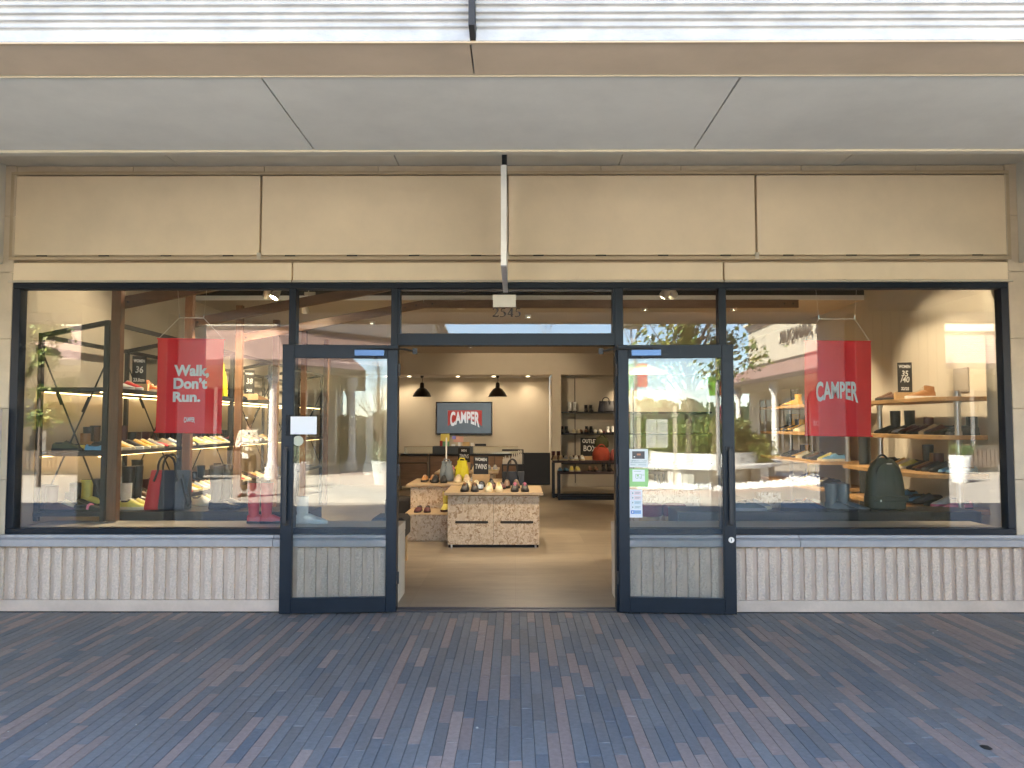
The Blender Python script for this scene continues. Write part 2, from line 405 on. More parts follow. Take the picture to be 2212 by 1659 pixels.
# lower cover strip over the window head: three pieces
zc0, zc1 = ZT + 0.004, Z0(568)
cuts = [X0(27, 590), X0(635, 590), X0(1560, 590), X0(2179, 590)]
for a, b in zip(cuts[:-1], cuts[1:]):
    build('cover_panel', MB().box(a + 0.006, b - 0.006, -0.05, 0.015, zc0 + 0.02, zc1 - 0.006), panel_m, shop, bevel=0.004)
    build('cover_lip', MB().box(a + 0.004, b - 0.004, -0.068, 0.015, zc0, zc0 + 0.018), trim_m, shop, bevel=0.003)
# --- stall riser: base, ribs, sill
xd0, xd1 = X0(861, 1200), X0(1332, 1200)          # door opening
zr0, zr1 = Z0(1292), Z0(1181)
for sx, (a, b) in ((-1, (-5.6, xd0 - 0.08)), (1, (xd1 + 0.08, 5.6))):
    rs = build('stall_riser', MB().box(a, b, -0.045, 0.2, 0.0, ZB - 0.05).box(a, b, -0.085, -0.046, -0.005, zr0), riser_m, shop, bevel=0.003)
    build('sealant_joint', MB().box(a, b, -0.097, -0.0855, -0.006, 0.007), joint_m, shop)
    pitch = 0.0985; n = int((b - a) / pitch); rk = [None] * 4
    for v in range(4):
        mb = MB(); rr2 = random.Random(v); nz = 9; vs = []; hw = 0.0285
        for j in range(nz + 1):
            z = (zr1 - zr0) * j / nz
            for xx in (-hw, -0.011, 0.011, hw):
                e = 0.0 if j in (0, nz) else 1
                vs.append((xx + rr2.uniform(-1, 1) * 0.0022, -0.019 - rr2.uniform(0, 0.009) * (e if abs(xx) < hw else 0.4), z))
        fs = [(j*4+k, j*4+k+1, j*4+k+5, j*4+k+4) for j in range(nz) for k in range(3)]
        nb = len(vs); vs += [(-hw - 0.003, 0.0, z * (zr1 - zr0) / nz) for z in range(nz + 1)] + [(hw + 0.003, 0.0, z * (zr1 - zr0) / nz) for z in range(nz + 1)]
        for j in range(nz):
            fs.append((nb + j, j*4, j*4+4, nb + j + 1)); fs.append((j*4+3, nb + nz + 1 + j, nb + nz + 2 + j, j*4+7))
        fs += [(nb, nb + nz + 1, 3, 2, 1, 0), (nb + nz, nz*4, nz*4+1, nz*4+2, nz*4+3, nb + 2*nz + 1)]
        mb.add(vs, fs); rk[v] = mb.mesh('rib', mats=(rib_m,))
    for i in range(n):
        xr = a + pitch * (i + 0.55) if sx > 0 else b - pitch * (i + 0.55)
        if abs(xr) > 4.75: continue
        inst('rib', random.choice(rk), rs, (xr, -0.045, zr0 + 0.001))
    sl = [(-0.05, ZB - 0.05), (-0.13, ZB - 0.055 - 0.052), (-0.13, ZB - 0.028 - 0.035), (-0.105, ZB - 0.02 - 0.018), (-0.085, ZB - 0.004), (0.1, ZB - 0.002), (0.1, ZB - 0.06)]
    sl = [(-0.046, zr1 + 0.012), (-0.125, zr1 + 0.018), (-0.13, zr1 + 0.07), (-0.115, zr1 + 0.08), (-0.088, zr1 + 0.088), (-0.083, ZB - 0.003), (0.1, ZB - 0.003), (0.1, zr1 + 0.012)]
    seams = [a, -2.05 if sx < 0 else 2.4, b]
    for p_, q_ in zip(seams[:-1], seams[1:]):
        build('sill', MB().profile(sl, p_ + 0.002, q_ - 0.002), sill_m, shop, bevel=0.002)
# wainscot pilaster at the far left
build('pilaster', MB().box(-5.6, X0(12, 1000) , -0.20, -0.056, 0, Z0(883)), M('pale_render', (0.62, 0.56, 0.50), 0.8, 0, 0.05, 5, 0.2, 30), shop, bevel=0.006)
# --- window frames
YF0, YF1 = -0.055, 0.045
def bar(x0, x1, z0, z1, y0=YF0, y1=YF1, name='mullion', bev=0.003):
    return build(name, MB().box(x0, x1, y0, y1, z0, z1), frame_m, shop, bevel=bev)
zt1 = Z0(625); zb1 = Z0(1140)
bar(XL, XR, zt1, ZT, name='head_rail'); 
bar(XL, xd0 - 0.05, ZB, zb1, name='bottom_rail'); bar(xd1 + 0.05, XR, ZB, zb1, name='bottom_rail')
mull = [(XL, X0(45)), (X0(628, 680), X0(643, 680)), (X0(847, 680), X0(862, 680)), (X0(1326, 680), X0(1344, 680)), (X0(1549, 680), X0(1565, 680)), (X0(2162), XR)]
for i, (a, b) in enumerate(mull):
    if i in (2, 3): bar(a, b, 0.0, zt1 - .001, -0.06, 0.06)
    else: bar(a, b, zb1 + .001, zt1 - .001)
build('gasket', MB().box(XL + 0.05, XR - 0.05, -0.02, 0.02, zt1 - 0.006, zt1 - 0.001), frame_dk, shop)
zth0, zth1 = Z0(748), Z0(722)
bar(mull[2][1] + .001, mull[3][0] - .001, zth0, zth1, -0.07, 0.06, name='transom_rail')
tf = MB()                                          # slim inner frame of the fanlight
xa, xb = mull[2][1], mull[3][0]
tf.box(xa + .002, xb - .002, -0.064, 0.03, zt1 - 0.012, zt1 - .007).box(xa + .002, xa + .018, -0.058, 0.03, zth1 + .001, zt1 - .013).box(xb - .018, xb - .002, -0.058, 0.03, zth1 + .001, zt1 - .013)
build('fanlight_frame', tf, frame_m, shop)
def pane(x0, x1, z0, z1, y=0.0, mat=glass_w):
    return build('pane', MB().box(x0, x1, y - 0.004, y + 0.004, z0, z1), mat, shop)
pane(mull[0][1] - .01, mull[1][0] + .01, zb1 - .01, zt1 + .01)
pane(mull[1][1] - .01, mull[2][0] + .01, zb1 - .01, zt1 + .01, 0.001)
pane(mull[2][1] - .01, mull[3][0] + .01, zth1 - .01, zt1 + .01, 0.0)
pane(mull[3][1] - .01, mull[4][0] + .01, zb1 - .01, zt1 + .01, 0.001)
pane(mull[4][1] - .01, mull[5][0] + .01, zb1 - .01, zt1 + .01)
# threshold
build('threshold', MB().box(mull[2][1] + .001, mull[3][0] - .001, -0.07, 0.05, 0.0, 0.012).box(mull[2][1] + .001, mull[3][0] - .001, 0.0, 0.03, 0.0121, 0.02), M('dull_threshold', (0.10, 0.10, 0.11), 0.4, 0.7), shop, bevel=0.002)

# --- open door leaves (folded back against the windows)
def door(hx, sgn, label_):
    L = 0.965; z0, z1 = 0.015, Z0(745, 1106, -0.15); y = 0.04
    ang = math.atan2(-0.075, sgn * 0.965)
    # local x runs from hinge to free edge; local y is thickness; the face towards the street is the one at local -n
    mb = MB(); st = 0.086; th = 0.022
    mb.box(0, st, -th, th, z0, z1).box(L - st - 0.01, L, -th, th, z0, z1)
    mb.box(st + .0005, L - st - 0.0105, -th + .001, th - .001, z1 - 0.115, z1 - .001).box(st + .0005, L - st - 0.0105, -th + .001, th - .001, z0, z0 + 0.125)
    d = build('door', mb, frame_m, shop, bevel=0.003, local=True, label=label_)
    d.location = (hx, -0.115, 0); d.rotation_euler = (0, 0, ang)
    fy = -1 if sgn > 0 else 1        # side facing the street in local coords
    def part(nm, mb_, m_, **k): return build(nm, mb_, m_, d, local=True, **k)
    part('pane', MB().box(st - .01, L - st, -0.004, 0.004, z0 + 0.12, z1 - 0.11), glass_d)
    part('gasket', MB().box(st - .001, st + .005, -0.012, 0.012, z0 + 0.125, z1 - 0.115).box(L - st - 0.016, L - st - 0.01, -0.012, 0.012, z0 + 0.125, z1 - 0.115), frame_dk)
    # pull handle
    hxm = L - 0.045; yo = fy * (th + 0.045)
    hz0, hz1 = Z0(1123), Z0(968)
    hb = MB().box(hxm - 0.016, hxm + 0.016, yo - 0.012, yo + 0.012, hz0, hz1)
    for zz_ in (hz0 + 0.0, hz1 + 0.0):
        hb.box(hxm - 0.010, hxm + 0.010, fy * th, yo, zz_ - 0.012, zz_ + 0.012).box(hxm - 0.03, hxm + 0.02, fy * th, fy * (th + 0.008), zz_ - 0.02, zz_ + 0.02)
    part('handle', hb, black_st, bevel=0.003)
    # closer
    cx = 0.20
    part('closer', MB().box(0.11, 0.36, fy * th, fy * (th + 0.055), z1 - 0.10, z1 - 0.045), M('sky_tinted_satin_closer', (0.07, 0.12, 0.22), 0.28, 0.6, 0.02), bevel=0.004)  # blue of the sky mirrored in the metal is put into the base colour
    ar = MB().tube([(0.30 if sgn < 0 else 0.30, fy * (th + 0.03), z1 - 0.04), (0.02, fy * (th + 0.03), z1 - 0.035), (-0.05, fy * (th + 0.0), z1 - 0.035)], 0.008, 6)
    ar.tube([(-0.05, fy * th, z1 - 0.035), (-0.13, -fy * 0.04, z1 - 0.045)], 0.009, 6).box(-0.16, -0.12, -fy * 0.07, -fy * 0.03, z1 - 0.07, z1 - 0.02)
    ar.lathe([(0.0, -0.012), (0.012, -0.012), (0.012, 0.0), (0, 0)], (0.2, fy * (th + 0.03), z1 - 0.103), 10)
    part('closer_arm', ar, black_st)
    for hz in (0.3, 1.2, 2.05):
        part('hinge', MB().tube([(-0.012, fy * th, hz - 0.05), (-0.012, fy * th, hz + 0.05)], 0.011, 8), black_st)
    if sgn > 0:
        lk = MB().tube([(hxm + 0.005, fy * th, Z0(1158)), (hxm + 0.005, fy * (th + 0.012), Z0(1158))], 0.024, 20)
        part('lock', lk, steel_m, bevel=0.002)
        part('keyhole', MB().box(hxm + 0.002, hxm + 0.008, fy * (th + 0.012), fy * (th + 0.0135), Z0(1158) - 0.011, Z0(1158) + 0.011), joint_m)
    return d
dl = door(X0(858, 1000, -0.12), -1, 'left glazed door leaf folded back, with blank paper taped on its glass')
dr = door(X0(1336, 1000, -0.12), 1, 'right glazed door leaf folded back, with stickers and round lock')

# --- arcade ceiling, beam and cornice
grid = [-8.8 + 1.927 * i - 0.0 for i in range(10)]
grid = [X0(855, 340, -0.2) + 1.927 * (i - 4) for i in range(10)]
for a, b in zip(grid[:-1], grid[1:]):
    build('ceiling_board', MB().box(a + 0.004, b - 0.004, -2.75, 0.019, ZCEIL, ZCEIL + 0.02), soffit_m, shop)
    build('soffit_board', MB().box(a + 0.004, b - 0.004, YO + 0.03, YI - 0.03, HB, HB + 0.02), soffit_m, shop)
build('ceiling_backing', MB().box(-9.5, 9.5, -2.74, 0.0, ZCEIL + 0.021, ZCEIL + 0.06).box(-9.5, 9.5, YO + 0.031, YI - 0.031, HB + 0.021, HB + 0.04), joint_m, shop)
YC = _edge(88)
build('arcade_beam', MB().box(-9.5, 9.5, YI - 0.03, YI, HB - 0.002, ZCEIL + 0.5).box(-9.5, 9.5, YO + 0.001, YO + 0.03, HB, HB + 0.9), soffit_m, shop)
for a, b in ((-9.5, P(1020, 125, (YC + YO) / 2).x - .003), (P(1020, 125, (YC + YO) / 2).x + .003, 9.5)):
    build('cornice_soffit', MB().box(a, b, YC + .012, YO - .001, HB - .002, HB + .05), fascia_m, shop)
build('beam_trim', MB().box(-9.5, 9.5, YI - 0.035, YI + 0.006, HB - 0.012, HB - 0.0025).box(-9.5, 9.5, YO + 0.0, YO + 0.010, HB - 0.010, HB - 0.0045), trim_m, shop)
for sx in (-1, 1):
    xa = X0(20, 460) if sx < 0 else X0(2188, 460)
    build('side_beam', MB().box(xa, xa + sx * 0.6, YI + 0.001, -0.06, HB, ZCEIL - 0.001), soffit_m, shop)
# cornice: stepped mouldings in two lengths with an open joint
YO_ = YO; YO = YC
zf = HB - 0.003
prof = [(YO, zf - 0.004), (YO - 0.03, zf), (YO - 0.03, zf + 0.045)]
y_, z_ = YO - 0.03, zf + 0.045
pts = [(YO + 0.011, zf), (YO - 0.004, zf)]
for yy, dd in ((68, -0.030), (52, -0.012), (37, 0.006), (20, 0.024), (6, 0.042), (-30, 0.06)):
    Yk = YO - dd * .8
    zk = P(1106, yy, Yk).z
    pts.append((pts[-1][0] + 0.003, zk - 0.003)); pts.append((Yk - 0.040, zk))
pts += [(YO - 0.16, pts[-1][1] + 0.3), (YO + 0.02, pts[-1][1] + 0.3)]
jx = P(1020, 45, YO - 0.05).x
for a, b in ((-9.5, jx - 0.010), (jx + 0.010, 9.5)):
    build('cornice', MB().profile(pts, a, b), cornice_m, shop, bevel=0.003)
build('cornice_joint', MB().box(jx - 0.0105, jx + 0.0105, YO - 0.10, YO + 0.015, zf + 0.01, zf + 0.5), joint_m, shop)
build('cornice_trim', MB().box(-9.5, 9.5, YO - 0.006, YO + 0.011, zf - 0.007, zf - 0.0015), M('orange_beige_trim', (0.45, 0.33, 0.20), 0.6), shop)
# roof mass and parapet (out of view; casts the shop's shadow over the forecourt)
build('roof', MB().box(-40, 40, YO, 17.0, 4.95, 5.25).box(-40, 40, YO - 0.05, YO + 0.25, 4.0, 6.4).box(-40, -9.5, YO, YO + 0.4, 2.98, 5.0).box(9.5, 40, YO, YO + 0.4, 2.98, 5.0), panel_m, shop)
# grooved pillars of the arcade (behind the viewer, seen in the glass)
board_m = M('cream_grooved_board', (0.60, 0.56, 0.47), 0.7, 0, 0.05)
for sx in (-1, 1):
    xa, xb = (-5.37, -4.30) if sx < 0 else (4.18, 5.29)
    pl = build('pillar', MB().box(xa + 0.02, xb - 0.02, YO - 0.02, YI - 0.001, 0, HB - 0.012), joint_m, shop)
    nb = 10; wv = (xb - xa) / nb
    bm_ = MB().box(0.004, wv - 0.004, 0, 0.018, 0, HB - 0.014); bme = bm_.mesh('board', mats=(board_m,))
    for i in range(nb):
        inst('board', bme, pl, (xa + i * wv, YI, 0)); inst('board', bme, pl, (xa + i * wv, YO - 0.04, 0))
    bs = MB()
    for i in range(8):
        for xx in (xa, xb - 0.018): bs.box(xx, xx + 0.018, YO - 0.018 + i * 0.109, YO - 0.018 + i * 0.109 + 0.101, 0, HB - 0.014)
    build('side_boards', bs, board_m, pl)
    build('pillar_base', MB().box(xa - 0.03, xb + 0.03, YO - 0.07, YI + 0.05, 0, 0.25), riser_m, pl, bevel=0.01)

# --- hanging blade sign
bl = thing('blade_sign', 'white edged blank blade sign hanging from the arcade ceiling over the doorway', 'sign', (P(1088, 400, -1.3).x, -0.75, 2.7))
YO = YO_
bx0, bx1 = P(1081.5, 573, -1.3).x, P(1094.5, 573, -1.3).x
zlo = P(1088, 573, -1.3).z; zhi = P(1088, 357, -1.3).z
build('board', MB().box(bx0 + 0.004, bx1 - 0.004, -1.297, -0.2, zlo + 0.002, zhi), M('pale_sign_face', (0.72, 0.70, 0.64), 0.4), bl)
build('edge_strip', MB().box(bx0 + .001, bx1 - .001, -1.312, -1.2975, zlo, zhi), M('white_sign_edge', (0.85, 0.84, 0.78), 0.35), bl, bevel=0.002)
build('edge_strip', MB().box(bx0 + .001, bx1 - .001, -1.297, -0.2, zlo - 0.006, zlo + 0.0015), M('grey_sign_edge', (0.42, 0.42, 0.43), 0.4), bl, bevel=0.001)
build('bracket', MB().box(bx0 + 0.008, bx1 - 0.002, -1.29, -0.25, zhi + 0.001, zhi + 0.12).box(bx0 + .012, bx1 - .006, -1.1, -1.06, zhi + 0.12, ZCEIL - 0.001).box(bx0 + .012, bx1 - .006, -0.5, -0.46, zhi + 0.12, ZCEIL - 0.001), black_st, bl, bevel=0.002)

# --- unit number and blank plate on the fanlight
zt = Z0(675); 
def serif_digits(h, dep):
    mb = MB()
    def stroke(pts, ws):
        for (a, b), (w0, w1) in zip(zip(pts[:-1], pts[1:]), zip(ws[:-1], ws[1:])):
            a = Vector((a[0], 0, a[1])); b = Vector((b[0], 0, b[1])); t = (b - a).normalized(); nn = Vector((-t.z, 0, t.x))
            e = t * 0.0
            q = [a - e - nn * w0 / 2, a - e + nn * w0 / 2, b + e + nn * w1 / 2, b + e - nn * w1 / 2]
            mb.add([(v.x * h + ox, 0, v.z * h) for v in q] + [(v.x * h + ox, dep, v.z * h) for v in q], [(0,1,2,3),(4,7,6,5),(0,4,5,1),(1,5,6,2),(2,6,7,3),(3,7,4,0)])
    T, t_ = 0.16, 0.085
    def arc(cx, cz, rx, rz, a0, a1, n): return [(cx + rx * math.cos(R(a0 + (a1 - a0) * i / n)), cz + rz * math.sin(R(a0 + (a1 - a0) * i / n))) for i in range(n + 1)]
    x = 0
    for ch in '2545':
        ox = x * h
        if ch == '2':
            a = arc(0.25, 0.74, 0.2, 0.24, 165, -15, 8); stroke(a + [(0.36, 0.5), (0.22, 0.28), (0.03, 0.05)], [t_, t_, .07, .1, T, T, T, T, .12, .1, .07, t_])
            stroke([(0.02, 0.055), (0.45, 0.055), (0.50, 0.2)], [0.11, 0.11, 0.02])
        elif ch == '5':
            stroke([(0.14, 0.93), (0.45, 0.93)], [0.11, 0.10]); stroke([(0.16, 0.93), (0.09, 0.62)], [t_, t_])
            a = arc(0.16, 0.31, 0.27, 0.29, 100, -85, 9); stroke(a + [(0.08, 0.02), (0.02, 0.08)], [t_, .07, .1, T, T, T, .12, .09, .07, t_, .08, .1])
        else:
            stroke([(0.36, 0.0), (0.36, 0.98)], [T, T]); stroke([(0.36, 0.96), (0.03, 0.27)], [t_, t_]); stroke([(0.02, 0.27), (0.50, 0.27)], [0.07, 0.07])
        x += 0.62
    return mb, x * h
mb_, wd = serif_digits(0.078, 0.0012)
xo = X0(1064, 675)
mb2 = MB(); sc_ = (X0(1128, 675) - xo) / wd
mb2.add([(xo + v[0] * sc_, -0.0062 + v[1], zt - 0.039 + v[2]) for v in mb_.v], mb_.f)
tag(build('unit_number', mb2, M('dark_vinyl', (0.03, 0.022, 0.02), 0.5)), 'dark serif number 2545 stuck on the glass over the doorway', 'sign')
tag(build('blank_plate', MB().box(X0(1065, 650), X0(1114, 650), -0.0075, -0.0045, Z0(663.5), Z0(637)), M('cream_plate', (0.66, 0.63, 0.52), 0.6), bevel=0.0005), 'blank cream plate stuck on the glass above the number', 'sign')
# ================================================================== SHOP INTERIOR
XWL, XWR, YB = -4.55, 4.88, 13.4
ZC = 3.33
flm = bpy.data.materials.new('vinyl_floor'); flm.use_nodes = True
n = flm.node_tree.nodes; l = flm.node_tree.links; p = n['Principled BSDF']; p.inputs['Roughness'].default_value = 0.38
g = n.new('ShaderNodeNewGeometry'); br = n.new('ShaderNodeTexBrick'); br.inputs['Scale'].default_value = 1.0
br.inputs['Brick Width'].default_value = 0.92; br.inputs['Row Height'].default_value = 0.92; br.inputs['Mortar Size'].default_value = 0.0015; br.offset = 0.0
br.inputs['Color1'].default_value = (0.28, 0.232, 0.17, 1); br.inputs['Color2'].default_value = (0.34, 0.285, 0.21, 1); br.inputs['Mortar'].default_value = (0.24, 0.19, 0.14, 1)
no = n.new('ShaderNodeTexNoise'); no.inputs['Scale'].default_value = 1.6; no.inputs['Detail'].default_value = 8; no.inputs['Roughness'].default_value = 0.7
mp = n.new('ShaderNodeMapping'); mp.inputs['Scale'].default_value = (1, 3.5, 1); l.new(g.outputs['Position'], mp.inputs[0]); l.new(mp.outputs[0], no.inputs['Vector']); l.new(g.outputs['Position'], br.inputs['Vector'])
mr = n.new('ShaderNodeMapRange'); mr.inputs['From Min'].default_value = .3; mr.inputs['From Max'].default_value = .7; mr.inputs['To Min'].default_value = .8; mr.inputs['To Max'].default_value = 1.15; l.new(no.outputs[0], mr.inputs['Value'])
mx = n.new('ShaderNodeMix'); mx.data_type = 'RGBA'; mx.blend_type = 'MULTIPLY'; mx.inputs[0].default_value = 1; l.new(br.outputs[0], mx.inputs[6]); l.new(mr.outputs[0], mx.inputs[7]); l.new(mx.outputs[2], p.inputs['Base Color'])
build('shop_floor', MB().box(XWL, XWR, 0.051, YB + 0.6, -0.1, 0.012), flm, kind='structure')
inw = MB()
inw.box(XWL - 0.3, XWL, 0.3, YB + 0.6, 0, 4.6).box(XWR, XWR + 0.3, 0.3, YB + 0.6, 0, 4.6)
inw.box(XL - 0.05, XL + 0.0, 0.06, 0.3, 0.0, 4.6).box(XR, XR + 0.05, 0.06, 0.3, 0, 4.6)
inw.box(XWL - 0.3, XL - 0.0505, 0.301 - 0.001, 0.31, 0, 4.6)
build('interior_wall', inw, inwall_m, kind='structure')
# display ledge inside the windows with low walls
for sx in (-1, 1):
    a, b = (XL, xd0 - 0.03) if sx < 0 else (xd1 + 0.03, XR)
    build('window_ledge', MB().box(a, b, 0.05, 0.62, 0.6, ZB + 0.03).box(a, b, 0.201, 0.60, 0.013, 0.599), M('cream_ledge', (0.60, 0.54, 0.44), 0.5, 0, 0.04), shop, bevel=0.003)
# bulkheads, ceilings
ceil = MB().box(XWL, XWR, 4.1, 12.3, ZC, ZC + 0.05)
build('shop_ceiling', ceil, inceil_m, kind='structure')
build('open_ceiling', MB().box(XWL, XWR, 0.06, 4.09, 4.3, 4.35).box(XWL, XWR, 4.06, 4.095, ZC + 0.06, 4.3), plenum_m, kind='structure')
build('ceiling_edge', MB().box(XWL, XWR, 4.06, 4.098, ZC - 0.005, ZC + 0.058), white_m, kind='structure')
# rear bulkhead, alcove and back wall
ZN = 2.80
xn0, xn1 = P(700, 860, 13.2).x, P(1192, 860, 12.3).x       # alcove extents
xr0 = P(1212, 860, 12.3).x
bw = MB()
bw.box(XWL, XWR, 12.3, 12.45, ZN, ZC)                        # bulkhead
bw.box(xn1, xr0, 12.3, 13.4, 0.013, ZN - 0.001)              # pier between alcove and shelf niche
bw.box(XWL, xn1 - .001, 13.4, 13.5, 0.013, ZN)               # back wall of the alcove
bw.box(xr0 + .001, XWR, 12.95, 13.05, 0.013, ZN)             # back of the shelf niche
bw.box(XWL, xn1 - .001, 12.451, 13.399, ZN, ZN + 0.05).box(xr0 + .001, XWR, 12.451, 12.949, ZN - 0.001, ZN + 0.05)
build('back_wall', bw, inwall_m, kind='structure')
pa0, pa1 = P(1120, 1000, 13.3).x, P(1191, 1000, 13.3).x
tag(build('dark_panel', MB().box(pa0, pa1 - 0.01, 13.30, 13.38, 0.03, P(1150, 978, 13.3).z), M('near_black_panel', (0.012, 0.014, 0.02), 0.6), bevel=0.004), 'low black panel against the back wall right of the counter', 'panel')
# ducts in the open ceiling
dt = thing('ceiling_duct', 'grey round air duct running across the black open ceiling behind the fanlight', 'duct', (0, 3.3, 3.9))
build('duct', MB().tube([(-2.5, 3.4, 3.62), (3.6, 3.4, 3.62)], 0.09, 12), M('galvanised_duct', (0.16, 0.15, 0.14), 0.5, 0.4), dt, smooth=40)
for xx in (-1.9, -0.6, 0.8, 2.2): build('hanger', MB().box(xx, xx + 0.02, 3.39, 3.41, 3.60, 4.3), black_st, dt)
dt2 = thing('ceiling_frame', 'thin steel hanging frame in the black open ceiling above the doorway', 'frame', (0, 2.6, 3.7))
fr_ = MB()
for xx in [-3 + 0.55 * i for i in range(14)]: fr_.box(xx, xx + 0.03, 1.8, 4.0, 3.60, 3.63)
build('rail', fr_, M('dull_grey_steel', (0.12, 0.11, 0.10), 0.6), dt2)
# timber rafters and posts of the left shelving
Ypost = [0.5 + 1.6 * i for i in range(7)]
XP = -3.73
for i, Y in enumerate(Ypost[:6]):
    rt = thing('timber_post', 'brown timber post with steel upright, %s from the front of the left wall shelving' % ordinal(i), 'post', (XP, Y, 0.6), group='timber posts along the left wall shelving')
    zt_ = 2.82 if i else 3.0
    zt_ = 2.80 + 0.02 * i
    build('post', MB().box(XP - 0.045, XP + 0.045, Y - 0.04, Y + 0.04, 0.69 if i == 0 else 0.02, zt_ + 0.35), walnut_m, rt, bevel=0.004)
    if i < 3:
        a = Vector((XP + 0.02, Y + 0.075, 2.76 if i else 2.74)); b = Vector((-1.25, Y + 0.075, 3.22)); c = Vector((3.85, Y + 0.075, 3.22))
        build('rafter', MB().beam(a - Vector((0.1, 0, 0.02)), b, 0.05, 0.11).beam(b + Vector((0.003, 0, 0)), c, 0.05, 0.11), walnut_h, rt, bevel=0.003)
        bo = MB()
        for q in (b + Vector((-0.1, -0.03, -0.02)), b + Vector((-0.25, -0.03, -0.05)), b + Vector((0.12, -0.03, 0)), c + Vector((-0.08, -0.03, 0)), c + Vector((-0.2, -0.03, 0)), a + Vector((0.05, -0.03, 0))):
            bo.tube([q, q + Vector((0, -0.012, 0))], 0.012, 8)
        build('bolt', bo, black_st, rt)
# ---- left wall shelving: black steel frames
SX0, SX1 = -4.46, -3.80
ls = thing('steel_shelving', 'long black steel shelving with lit shelves along the left wall', 'shelving', (SX0, 0.5, 0.6))
ZS = {'bottom': 0.775, 'middle': 1.33, 'top': 1.93}
Y1 = Ypost[5] + 0.3
for i, Y in enumerate(Ypost[:6]):
    yb = Y
    build('upright', MB().box(SX1 - 0.045, SX1, yb - 0.02, yb + 0.02, 0.69 if i == 0 else 0.02, 2.56), black_st, ls)
    build('upright', MB().box(SX0, SX0 + 0.04, yb - 0.02, yb + 0.02, 0.69 if i == 0 else 0.02, 2.44), black_st, ls)
    build('tie_bar', MB().beam((SX0 + 0.04, yb, 2.42), (SX1 - 0.046, yb, 2.535), 0.036, 0.045), black_st, ls)
    # cross rods
    zt_, zb_ = 2.22, 0.80
    build('brace_rod', MB().tube([(SX0 + 0.03, yb + 0.03, zt_), (SX1 - 0.03, yb + 0.03, zb_)], 0.008, 6).tube([(SX0 + 0.15, yb + 0.03, zt_ - 0.3), (SX0 + 0.21, yb + 0.03, zt_ - 0.45)], 0.016, 6), black_st, ls)
    build('brace_rod', MB().tube([(SX1 - 0.03, yb + 0.045, zt_), (SX0 + 0.03, yb + 0.045, zb_)], 0.008, 6).tube([(SX1 - 0.2, yb + 0.045, zt_ - 0.38), (SX1 - 0.26, yb + 0.045, zt_ - 0.52)], 0.016, 6), black_st, ls)
build('top_rail', MB().beam((SX1 - 0.02, 0.52, 2.54), (SX1 - 0.02, Y1, 2.54), 0.036, 0.04), black_st, ls)
build('top_rail', MB().beam((SX0 + 0.02, 0.52, 2.41), (SX0 + 0.02, Y1, 2.41), 0.036, 0.04), black_st, ls)
led_m = M('warm_led_strip', (0.8, 0.6, 0.3), 0.5, emit=((1.0, 0.62, 0.24), 2.6 * LAMP))
dark_shelf = M('dark_shelf', (0.03, 0.028, 0.028), 0.5, 0.1, 0.1)
for k, z in ZS.items():
    build('shelf', MB().box(SX0 + 0.002, SX1 + 0.004, 0.47, Y1, z - 0.04, z), dark_shelf, ls, bevel=0.002)
    if k != 'bottom':
        build('led_strip', MB().box(SX0 + 0.06, SX0 + 0.068, 0.50, Y1, z - 0.048, z - 0.041), led_m, ls)
        build('led_strip', MB().box(SX1 - 0.08, SX1 - 0.075, 0.50, Y1, z - 0.048, z - 0.041), led_m, ls)
# inner face boards below the shelving
tag(build('base_plinth', MB().box(XP - 0.1, X0(600, 1115, 0.6) + 0.3, 0.63, 1.05, 0.60, 0.765), M('black_plinth', (0.022, 0.022, 0.024), 0.35), bevel=0.004), 'long black plinth behind the left window under the red and black tote', 'plinth')
tag(build('base_plinth', MB().box(X0(1466, 1115, 0.6), X0(2125, 1115, 0.6), 0.63, 1.10, 0.60, 0.765), M('black_plinth', (0.02, 0.02, 0.022), 0.35), bevel=0.004), 'long black plinth behind the right window carrying boots and backpack', 'plinth')
# ---- right wall shelving: chrome posts with rounded wooden shelves
def rshelf(yn, yf, label, xpost=4.43, xl=(4.17, 4.17, 4.02, 4.0), zs=(1.86, 1.475, 1.09, 0.74)):
    t = thing('wood_shelving', label, 'shelving', (xpost, yn, 0.66))
    for Y in (yn + 0.12, yf - 0.12):
        zb_ = 0.665 if Y < 1.2 else 0.013
        build('post', MB().tube([(xpost, Y, 0.2), (xpost, Y, zs[0] + 0.06)], 0.030, 16), steel_m, t, smooth=40)
        cl = MB()
        for z in zs: cl.tube([(xpost, Y, z + 0.003), (xpost, Y, z + 0.04)], 0.038, 14).tube([(xpost, Y, z - 0.075), (xpost, Y, z - 0.045)], 0.038, 14)
        build('collar', cl, steel_m, t, smooth=40)
    for z, x0 in zip(zs, xl):
        x1 = 4.74; r = 0.22; poly = [(x1, yn), (x1, yf)]
        poly += [(x0 + 0.0, yf)] if True else []
        for i in range(7):
            a = math.pi + (math.pi / 2) * i / 6
            poly.append((x0 + r + r * math.cos(a), yn + r + r * math.sin(a)))
        build('shelf', MB().prism(poly[::-1], z - 0.042, z), oak_m, t, bevel=0.003)
    return t
rshelf(0.95, 2.85, 'wooden shelves with rounded ends on two chrome posts at the near right wall')
rshelf(3.55, 5.9, 'wooden shelves on chrome posts further back on the right wall, behind the red banner', xl=(3.98,) * 4)
tag(build('grey_pillar', MB().tube([(4.45, 3.2, 0.013), (4.45, 3.2, 1.72)], 0.07, 16), M('dark_grey_paint', (0.03, 0.035, 0.04), 0.4), smooth=40), 'dark round column between the two wooden shelf units on the right', 'column')

